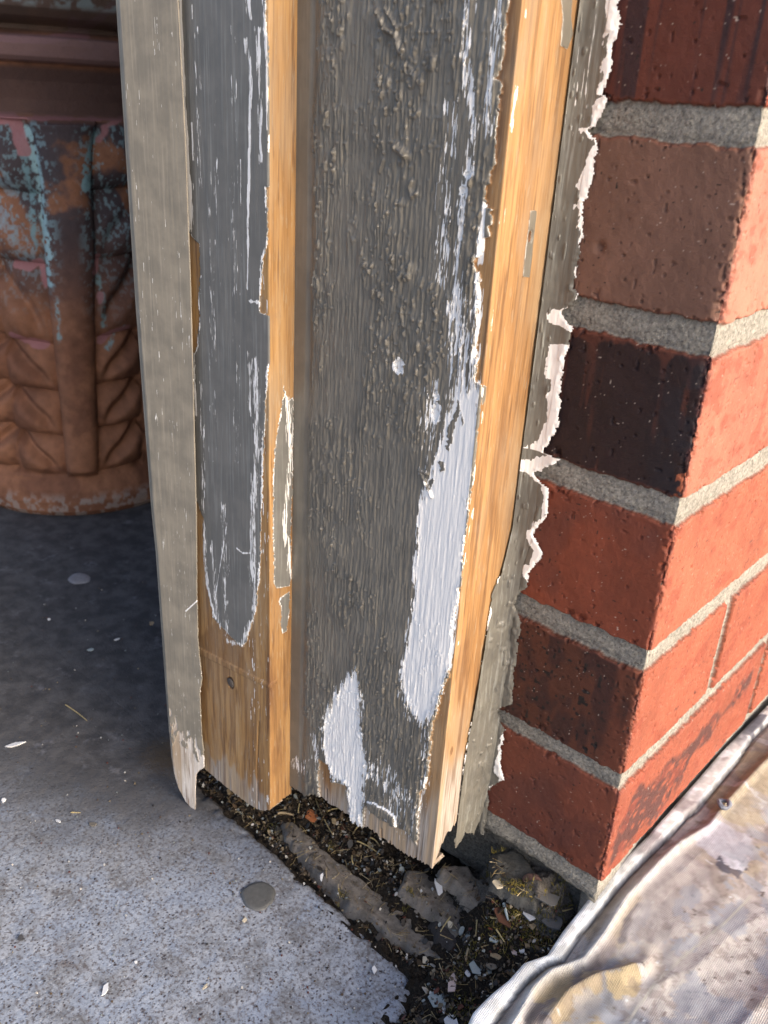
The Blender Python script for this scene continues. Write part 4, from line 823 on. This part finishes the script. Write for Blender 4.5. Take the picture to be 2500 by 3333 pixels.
def lump(name, label, cat, px, ztop, thick, seed, col, mat, step=.0009, amp=.004):
    hgt = ztop; ztop = -.44
    for _ in range(25):
        c0 = toplane(px, 2, ztop)[:, :2].mean(0); ztop = .5 * ztop + .5 * (float(soilz(np.array([c0[0]]), np.array([c0[1]]))[0]) + hgt)
    Q = toplane(px, 2, ztop)[:, :2]; c0 = Q.mean(0); mn = Q.min(0) - .004; mx = Q.max(0) + .004
    X, Y = np.meshgrid(np.arange(mn[0], mx[0], step), np.arange(mn[1], mx[1], step))
    sd_ = sdpoly(X, Y, Q) + (fbm(X / .008, Y / .008, 3, seed) - .5) * .004
    Z = ztop - thick * (1 - ss(sd_, -.0015, .0035) ** .7) + amp * (fbm(X / .018, Y / .012, 4, seed + 1) - .6) + .0012 * (fbm(X / .003, Y / .003, 3, seed + 2) - .5)
    keep = sd_ > -.0016; keep = keep[:-1, :-1] & keep[1:, 1:] & keep[1:, :-1] & keep[:-1, 1:]
    n = fbm(X / .004, Y / .004, 4, seed + 3); C = np.array(col)[None, None] * (.45 + 1.1 * n)[..., None]
    P = np.stack([X, Y, Z], -1)
    o = grid(name, P, mat, None, {'c': C}, keep=keep, loc=(c0[0], c0[1], ztop - thick)); tag(o, label, cat); STN.append((Q, ztop)); return o
b = MB('old_mortar'); c = b.attr('c').outputs['Color']; nn = b.noise(b.tc, 900, 5, .75)
MAT_RK = b.fin(b.mix(b.mr(nn, .5, .7, 0, .7), c, b.mix(1, c, (.4, .38, .36), 'MULTIPLY')), .95, nn, .9, .0016, .2)
lump('mortar_chunk', 'long narrow rough chunk lying along the slab edge in the gap', 'mortar chunk', [(905, 2668), (960, 2662), (1060, 2755), (1180, 2850), (1330, 2968), (1482, 3100), (1474, 3140), (1440, 3152), (1380, 3112), (1250, 3035), (1120, 2935), (1000, 2805), (930, 2725)], .006, .016, 3, (.20, .18, .16), MAT_RK, amp=.0015)
lump('mortar_chunk', 'grey-brown rough chunk in the middle below the tip of the wide board', 'mortar chunk', [(1320, 2822), (1385, 2828), (1462, 2882), (1560, 3008), (1545, 3045), (1500, 3048), (1400, 2962), (1300, 2885)], .0035, .008, 8, (.21, .185, .16), MAT_RK, amp=.0016)
lump('mortar_chunk', 'pale pitted chunk nearest the foot of the caulk', 'mortar chunk', [(1440, 2808), (1525, 2808), (1600, 2888), (1620, 2930), (1590, 2968), (1545, 2948), (1480, 2882), (1425, 2835)], .005, .009, 12, (.25, .22, .19), MAT_RK, amp=.0018)
lump('slate_flake', 'dark flat stone flake between the two long chunks', 'stone flake', [(1400, 2990), (1440, 2975), (1512, 3050), (1505, 3085), (1470, 3092), (1425, 3050)], .004, .010, 5, (.06, .052, .05), MAT_RK, amp=.001)
lump('concrete_lump', 'dark lumpy concrete with a pinkish pebble below the lowest brick', 'concrete lump', [(1600, 2770), (1680, 2745), (1760, 2830), (1788, 2890), (1745, 2935), (1665, 2905), (1600, 2850)], .003, .010, 9, (.10, .10, .095), MAT_RK)
peb = on(1735, 2868, 2, STN[-1][1])
def pebble(name, label, p, rx, ry, rz, col, seed, rot=0):
    nu_, nv_ = 22, 14; V = []; F = []
    for j in range(nv_ + 1):
        f = math.pi * j / nv_
        for i in range(nu_):
            t = 2 * math.pi * i / nu_; k = 1 + .28 * (float(vn(np.array(2.2 * math.cos(t) + 9), np.array(2.2 * math.sin(t) + 2.3 * f), seed)) - .5)
            x, y, z = rx * k * math.sin(f) * math.cos(t), ry * k * math.sin(f) * math.sin(t), rz * k * math.cos(f)
            V.append((p[0] + x * math.cos(rot) - y * math.sin(rot), p[1] + x * math.sin(rot) + y * math.cos(rot), p[2] + z))
    for j in range(nv_):
        for i in range(nu_): F.append([j * nu_ + i, (j + 1) * nu_ + i, (j + 1) * nu_ + (i + 1) % nu_, j * nu_ + (i + 1) % nu_])
    o = raw(name, V, F, MAT_RK, None, {'c': np.tile(col, (len(V), 1))}, loc=tuple(p)); tag(o, label, 'pebble'); return o
pebble('pebble', 'pinkish pebble set in the dark concrete lump', peb, .0062, .0045, .003, [.24, .15, .13], 2, .5)
# ---- flakes, straws
b = MB('loose_flake'); c = b.attr('c').outputs['Color']; nn = b.noise(b.tc, 1500, 3)
MAT_FL = b.fin(b.mix(b.mr(nn, .4, .7, 0, .35), c, b.mix(1, c, (.6, .6, .6), 'MULTIPLY')), .6, nn, .3, .0004)
PX = 1 / FL
def flake_geo(p, w_, h_, ang, rs, thick=.0005, tilt=.25):
    n = rs.randint(5, 9); a = np.sort(rs.rand(n) * 2 * np.pi * .15 + np.arange(n) * 2 * np.pi / n); r_ = .75 + .35 * rs.rand(n)
    x = np.cos(a) * r_ * w_; y = np.sin(a) * r_ * h_; ca, sa = math.cos(ang), math.sin(ang); X = x * ca - y * sa; Y = x * sa + y * ca
    tx, ty = (rs.rand(2) - .5) * tilt; Z = X * tx + Y * ty; curl = 6 * rs.rand() * (x ** 2)
    mxs = -min(0, (Z + curl).min())
    top = np.stack([p[0] + X, p[1] + Y, p[2] + Z + curl + thick + mxs], 1); bot = top - [0, 0, thick]
    cv = np.array([[p[0], p[1], p[2] + thick + mxs]]); V = np.r_[top, bot, cv, cv - [0, 0, thick]]
    F = [[i, (i + 1) % n, 2 * n] for i in range(n)] + [[n + (i + 1) % n, n + i, 2 * n + 1] for i in range(n)] + [[i, n + i, n + (i + 1) % n, (i + 1) % n] for i in range(n)]
    return V, F
def straw_geo(pts, r_=.0004, seg=5):
    P = np.array(pts, float); T = np.gradient(P, axis=0); T /= np.linalg.norm(T, axis=1)[:, None] + 1e-12; V = []; F = []
    for i in range(len(P)):
        s_ = np.cross(T[i], [0, 0, 1]); s_ /= np.linalg.norm(s_) + 1e-9; u_ = np.cross(s_, T[i]); rr = r_ * (1 - .5 * i / len(P))
        for k in range(seg): a = 2 * np.pi * k / seg; V.append(P[i] + s_ * rr * math.cos(a) + u_ * rr * math.sin(a))
    for i in range(len(P) - 1):
        for k in range(seg): F.append([i * seg + k, i * seg + (k + 1) % seg, (i + 1) * seg + (k + 1) % seg, (i + 1) * seg + k])
    return np.array(V), F
def top_at(x, y):
    h = float(soilz(np.array([x]), np.array([y]))[0])
    for Q, zt in STN:
        if sdpoly(np.array([x]), np.array([y]), Q)[0] > 0: h = max(h, zt - .001)
    if (x < -.07 and y < float(yedge(x)) - .001): h = max(h, ZS + .0012)
    return h
def ground_pt(px, py):
    z = -.452
    for _ in range(25):
        p = on(px, py, 2, z); z = .6 * z + .4 * top_at(p[0], p[1])
    p = on(px, py, 2, z); p[2] = z; return p
COLS = {'white': (.75, .76, .78), 'cream': (.62, .55, .42), 'blue': (.30, .36, .38), 'grey': (.13, .13, .13), 'tan': (.34, .26, .16), 'pink': (.60, .48, .45), 'brown': (.09, .04, .025), 'orange': (.42, .15, .06), 'dark': (.06, .06, .065), 'straw': (.42, .34, .17), 'taupe': (.2, .18, .15)}
rs = np.random.RandomState(11)
CHIPS = [(1426, 2890, 12, 24, .5, 'white', 'white paint chip standing out on the middle mortar chunk'), (1371, 2904, 4, 9, .3, 'white', 'tiny white chip left of the middle mortar chunk'),
 (1783, 2928, 42, 24, .5, 'grey', 'large dark grey paint chip below the pinkish pebble'), (1799, 3003, 32, 22, .2, 'grey', 'grey curled paint flake half under the cloth hem'), (1724, 2982, 20, 22, .8, 'white', 'ragged white flake beside the dark grey chips'),
 (1728, 3005, 14, 18, .4, 'tan', 'tan wood flake touching the ragged white one'), (1474, 3202, 14, 34, .1, 'pink', 'long pinkish-white flake lying upright near the slab corner'), (1550, 3150, 21, 18, .1, 'blue', 'square blue-grey chip with white scratches'),
 (1601, 3142, 22, 14, .5, 'taupe', 'taupe paint chip right of the square blue-grey one'), (1524, 3171, 12, 8, -.5, 'white', 'small white oval chip under the square blue-grey one'), (1424, 3258, 34, 17, -.7, 'blue', 'pointed blue-grey chip at the slab corner'),
 (1673, 3099, 10, 13, .2, 'pink', 'small pink chip in the moss'), (1699, 3095, 9, 8, 0, 'white', 'white square chip next to the small pink one'), (1612, 3058, 15, 15, -.8, 'blue', 'bluish triangular flake among the straws'), (1616, 3109, 22, 12, -.2, 'tan', 'brownish bark scrap among the debris'),
 (1715, 3077, 9, 14, .2, 'tan', 'tan upright scrap left of the cloth hem'), (1465, 3011, 9, 8, .2, 'cream', 'cream crumb on the dark stone flake'), (1434, 3022, 6, 8, 0, 'blue', 'bluish crumb left of the dark stone flake'), (1620, 2879, 18, 14, .8, 'cream', 'cream splintered flake at the tip of the pale chunk'),
 (1383, 3126, 8, 11, .2, 'cream', 'cream pebble-like crumb at the end of the long chunk'), (1047, 2858, 6, 10, .2, 'white', 'white striped chip on the upper side of the slab edge'), (1218, 3159, 7, 9, .3, 'white', 'white speck on the slab near its edge'),
 (1012, 2660, 20, 17, .4, 'orange', 'crumpled orange-brown dry leaf below the casing'), (1118, 2694, 17, 8, -.5, 'brown', 'dark red leaf scrap right of the orange leaf'), (1549, 2660, 9, 10, .4, 'white', 'white chip lodged at the foot of the caulk'), (1466, 2745, 12, 16, .8, 'white', 'white paint crumb beside the tip of the wide board'), (1490, 2775, 10, 28, .5, 'blue', 'blue-grey paint curl below the caulk foot'),
 (1470, 3325, 26, 16, .5, 'white', 'white flake at the very bottom beside the cloth'), (1447, 3290, 9, 13, .4, 'white', 'upright white sliver below the pointed blue chip'), (1640, 2985, 30, 30, .2, 'brown', 'dark brown bark piece right of the pale chunk'),
 (51, 2425, 13, 28, -.9, 'white', 'white feather-shaped flake on the dark slab at far left'), (190, 2674, 13, 5, -.2, 'white', 'thin white flake on the slab at left'), (12, 2606, 9, 8, 0, 'white', 'white chip at the left picture edge'), (295, 2116, 13, 7, .5, 'blue', 'pale grey flake on the dark slab near the strip'),
 (380, 2083, 6, 12, -.4, 'white', 'white sliver on the dark slab near the strip'), (160, 2017, 6, 5, 0, 'white', 'round white speck on the dark slab'), (494, 2030, 11, 9, 0, 'tan', 'tan pebble beside the taupe strip'), (342, 3222, 11, 18, .1, 'white', 'curled white chip on the slab at lower left'),
 (670, 3212, 7, 14, -.2, 'cream', 'cream chip on the slab near the bottom'), (442, 3133, 6, 4, .5, 'white', 'tiny white crescent left of the cream chip'), (301, 2685, 17, 9, 0, 'taupe', 'flat grey flake on the slab left of the strip tip'), (68, 3054, 14, 9, -.6, 'dark', 'dark flake on the pale slab at left'), (797, 2995, 9, 9, 0, 'cream', 'yellowish pebble below the grey paint drip')]
for px, py, w_, h_, a, cn, lab in CHIPS:
    p = ground_pt(px, py); dist = np.linalg.norm(p - CAM); k = dist / FL
    V, F = flake_geo(p, w_ * k * (.8 if px < 1000 else 1), h_ * k * (1 if px < 1000 else 1.4), a + .45, rs, .0007, .3)
    nm = {'orange': 'dry_leaf', 'brown': 'bark_scrap', 'tan': 'wood_scrap', 'cream': 'crumb'}.get(cn, 'paint_chip'); cat = {'orange': 'leaf', 'brown': 'bark scrap', 'tan': 'wood scrap', 'cream': 'crumb'}.get(cn, 'paint chip')
    o = raw(nm, V, F, MAT_FL, None, {'c': np.tile(COLS[cn], (len(V), 1))}, smooth=False, loc=tuple(p)); tag(o, lab, cat, 'paint chips and scraps on the ground')
STRAWS = [((1028, 2606), (1050, 2660), (1084, 2724), 'straw', 'longest pale stem, right of the orange leaf'), ((1066, 2645), (1090, 2640), (1126, 2642), 'straw', 'level stem touching the foot of the white patch'), ((1168, 2690), (1158, 2705), (1148, 2722), 'straw', 'short upright stem under the white foot'), ((1162, 2742), (1200, 2760), (1236, 2786), 'straw', 'curved pale stem in the dark soil under the wide board'),
 ((1202, 2732), (1220, 2740), (1234, 2757), 'straw', 'small stem just above the curved pale one'), ((1575, 2788), (1584, 2822), (1598, 2862), 'straw', 'yellow stem leaning on the pale chunk'), ((1440, 2782), (1436, 2800), (1424, 2818), 'straw', 'hooked stem at the tip of the wide board'), ((975, 2620), (972, 2640), (970, 2660), 'straw', 'upright stem left of the orange leaf'),
 ((905, 2652), (930, 2650), (957, 2662), 'tan', 'flat dry blade under the casing corner'), ((812, 2662), (826, 2680), (842, 2698), 'straw', 'thin stem on the slab edge under the casing'), ((1146, 2790), (1146, 2805), (1150, 2820), 'straw', 'tiny stem above the long chunk'), ((1640, 2945), (1646, 2980), (1652, 3012), 'blue', 'straight blue-grey sliver standing in the moss'),
 ((1466, 2988), (1448, 3015), (1432, 3045), 'straw', 'stem lying across the dark stone flake'), ((1615, 3030), (1628, 3055), (1640, 3080), 'straw', 'stem right of the bluish triangular flake'), ((1690, 2980), (1672, 2992), (1655, 3012), 'straw', 'slanting stem beside the blue-grey sliver'), ((1595, 2998), (1620, 2997), (1642, 2994), 'straw', 'level stem in the moss patch'),
 ((1526, 3092), (1520, 3110), (1516, 3134), 'tan', 'thick tan twig above the square blue-grey chip'), ((1830, 2970), (1845, 2970), (1862, 2968), 'straw', 'short stem close to the hem'), ((214, 2298), (250, 2322), (284, 2350), 'straw', 'brown stem on the dark slab'), ((232, 2648), (246, 2649), (262, 2649), 'straw', 'short yellow stem on the slab at left'), ((1553, 3000), (1550, 3025), (1548, 3055), 'straw', 'upright stem right of the dark stone flake')]
for A_, B_, C_, cn, lab in STRAWS:
    P3 = np.array([ground_pt(*A_), ground_pt(*B_), ground_pt(*C_)]); zz_ = max(P3[:, 2]) + .0008; P3[:, 2] = .5 * P3[:, 2] + .5 * zz_ + .0008
    t = np.linspace(0, 1, 9)[:, None]; Cv = (1 - t) ** 2 * P3[0] + 2 * t * (1 - t) * (2 * P3[1] - .5 * P3[0] - .5 * P3[2]) + t ** 2 * P3[2]
    V, F = straw_geo(Cv, .00055 if cn == 'straw' else .0011)
    o = raw('straw', V, F, MAT_FL, None, {'c': np.tile(COLS[cn], (len(V), 1))}, loc=tuple(Cv[0])); tag(o, lab, 'straw', 'dry straws on the ground')
# paint drip on the slab
p = on(841, 2913, 2, ZS + .0016); V = []; n = 40; k = np.linalg.norm(p - CAM) / FL
ra = .0178 * (1 + .05 * np.array([float(vn(np.array(3 + 2 * math.cos(t)), np.array(2 * math.sin(t)), 3)) - .5 for t in np.linspace(0, 2 * np.pi, n, endpoint=False)]) * 3)
ang = np.linspace(0, 2 * np.pi, n, endpoint=False); sc_ = (52 * k) / .0178
for f_, h_ in ((1.0, 0), (.96, .0007), (.8, .0010), (.4, .0009)):
    for i in range(n): V.append((p[0] + ra[i] * sc_ * f_ * math.cos(ang[i]) * .98, p[1] + ra[i] * sc_ * f_ * math.sin(ang[i]), p[2] - .0008 + h_))
F = [[j * n + i, j * n + (i + 1) % n, (j + 1) * n + (i + 1) % n, (j + 1) * n + i] for j in range(3) for i in range(n)] + [[3 * n + i for i in range(n)]]
b = MB('dried_paint'); MAT_DR = b.fin(b.ramp(b.noise(b.tc, 300, 4), [(.3, (.085, .088, .088)), (.7, (.12, .122, .12))]), .5, b.noise(b.tc, 900, 3), .3, .0005)
o = raw('paint_drip', V, F, MAT_DR, loc=tuple(p)); tag(o, 'round dried dark grey paint drip on the pale slab', 'paint drip')
p = on(258, 1882, 2, ZS + .0016); V = []
for f_, h_ in ((1.0, 0), (.9, .0006), (.5, .0008)):
    for i in range(n): V.append((p[0] + .0125 * f_ * math.cos(ang[i]) * (1 + .1 * math.sin(3 * ang[i])), p[1] + .0105 * f_ * math.sin(ang[i]), p[2] - .0006 + h_))
F = [[j * n + i, j * n + (i + 1) % n, (j + 1) * n + (i + 1) % n, (j + 1) * n + i] for j in range(2) for i in range(n)] + [[2 * n + i for i in range(n)]]
b = MB('pale_dried_paint'); MAT_DP = b.fin(b.ramp(b.noise(b.tc, 300, 4), [(.3, (.20, .20, .22)), (.7, (.28, .28, .30))]), .6)
o = raw('paint_drip', V, F, MAT_DP, loc=tuple(p)); tag(o, 'pale lilac-grey paint drip on the dark slab before the urn', 'paint drip')
# ---- uncountable litter: crumbs, tiny flakes, fine fibres, moss
def many(name, items, label):
    Vs, Fs, Cs, o0 = [], [], [], 0
    for V, F, c in items:
        Vs.append(V); Fs += [[i + o0 for i in f] for f in F]; Cs.append(np.tile(c, (len(V), 1))); o0 += len(V)
    o = raw(name, np.concatenate(Vs), Fs, MAT_FL, None, {'c': np.concatenate(Cs)}, smooth=False); tag(o, label, None, None, 'stuff'); return o
def rand_spot():
    while True:
        x = rs.uniform(-.31, .012); y = rs.uniform(-.13, -.004)
        if y > float(yedge(x)) - .004 or x > -.064:
            return x, y
pal = [(.02, .015, .012), (.05, .035, .022), (.09, .06, .035), (.03, .03, .03), (.14, .11, .07), (.22, .18, .12), (.24, .27, .27), (.45, .45, .44), (.6, .56, .5), (.10, .03, .02)]
wts = np.array([5, 5, 5, 4, 4, 2, 1.6, .9, .5, .8]); wts /= wts.sum(); items = []
for _ in range(6500):
    x, y = rand_spot(); h = top_at(x, y)
    if h > -.452 and any(sdpoly(np.array([x]), np.array([y]), Q)[0] > 0 for Q, zt in STN) and rs.rand() < .82: continue
    big = rs.rand() < .12; r_ = rs.uniform(.0004, .0013) * (1.9 if big else 1)
    V, F = flake_geo((x, y, h + rs.uniform(-.0003, .0012)), r_, r_ * rs.uniform(.3, 1), rs.rand() * 6.3, rs, r_ * .35, 1.6); items.append((V, F, pal[rs.choice(10, p=wts)]))
for _ in range(650):                      # crumbs and grit scattered over the slab
    x = -.62 + .56 * rs.rand() ** .7; y = float(yedge(x)) - rs.rand() ** 1.8 * .22 if x > -.3 else rs.uniform(-.25, .15)
    if x > -.075: continue
    r_ = rs.uniform(.0003, .0008); V, F = flake_geo((x, y, ZS + .001), r_, r_, rs.rand() * 6, rs, r_ * .6, .6); items.append((V, F, pal[rs.choice(10)]))
many('ground_litter', items, 'crumbs and tiny paint flakes over the soil')
items = []
for _ in range(900):
    x, y = rand_spot(); h = top_at(x, y)
    
    L = rs.uniform(.002, .010); a = rs.rand() * 6.3; cv = rs.uniform(-.4, .4) * L; t = np.linspace(-.5, .5, 5)
    P3 = np.stack([x + t * L * math.cos(a) - cv * (t ** 2) * math.sin(a), y + t * L * math.sin(a) + cv * t ** 2 * math.cos(a), h + .0008 + rs.uniform(-.3, .3) * L * t + .001 * rs.rand()], 1)
    V, F = straw_geo(P3, rs.uniform(.00010, .00028), 3); items.append((V, F, [(.30, .23, .11), (.16, .11, .05), (.05, .03, .02), (.4, .33, .2)][rs.choice(4, p=[.3, .3, .25, .15])]))
many('plant_fibres', items, 'fine dry fibres matted over the soil')
items = []
MOSS = [(1640, 2960, .010), (1690, 2940, .008), (1610, 3010, .008), (1660, 3040, .010), (1740, 3040, .008), (1590, 2800, .007), (1600, 2830, .006), (1530, 3100, .006), (1700, 2890, .006), (1800, 2960, .008), (1110, 2915, .004), (1330, 2940, .004), (885, 2705, .004), (1075, 2757, .003), (1480, 3180, .005), (1760, 3060, .008), (1500, 3290, .008), (1840, 2900, .008), (1900, 2860, .006)]
for mx_, my_, mr_ in MOSS:
    c0 = ground_pt(mx_, my_)
    for _ in range(int(110 * (mr_ / .008) ** 1.5)):
        a = rs.rand() * 6.3; d_ = mr_ * math.sqrt(rs.rand()); x, y = c0[0] + d_ * math.cos(a), c0[1] + d_ * math.sin(a); h = top_at(x, y)
        L = rs.uniform(.0008, .0024); lean = rs.randn(2) * .5 * L; P3 = np.array([[x, y, h - .0003], [x + lean[0] * .4, y + lean[1] * .4, h + L * .6], [x + lean[0], y + lean[1], h + L]])
        V, F = straw_geo(P3, .00028, 3); items.append((V, F, [(.16, .13, .02), (.10, .085, .02), (.22, .17, .03), (.05, .05, .015)][rs.choice(4)]))
many('moss', items, 'yellow-green moss in the gap')
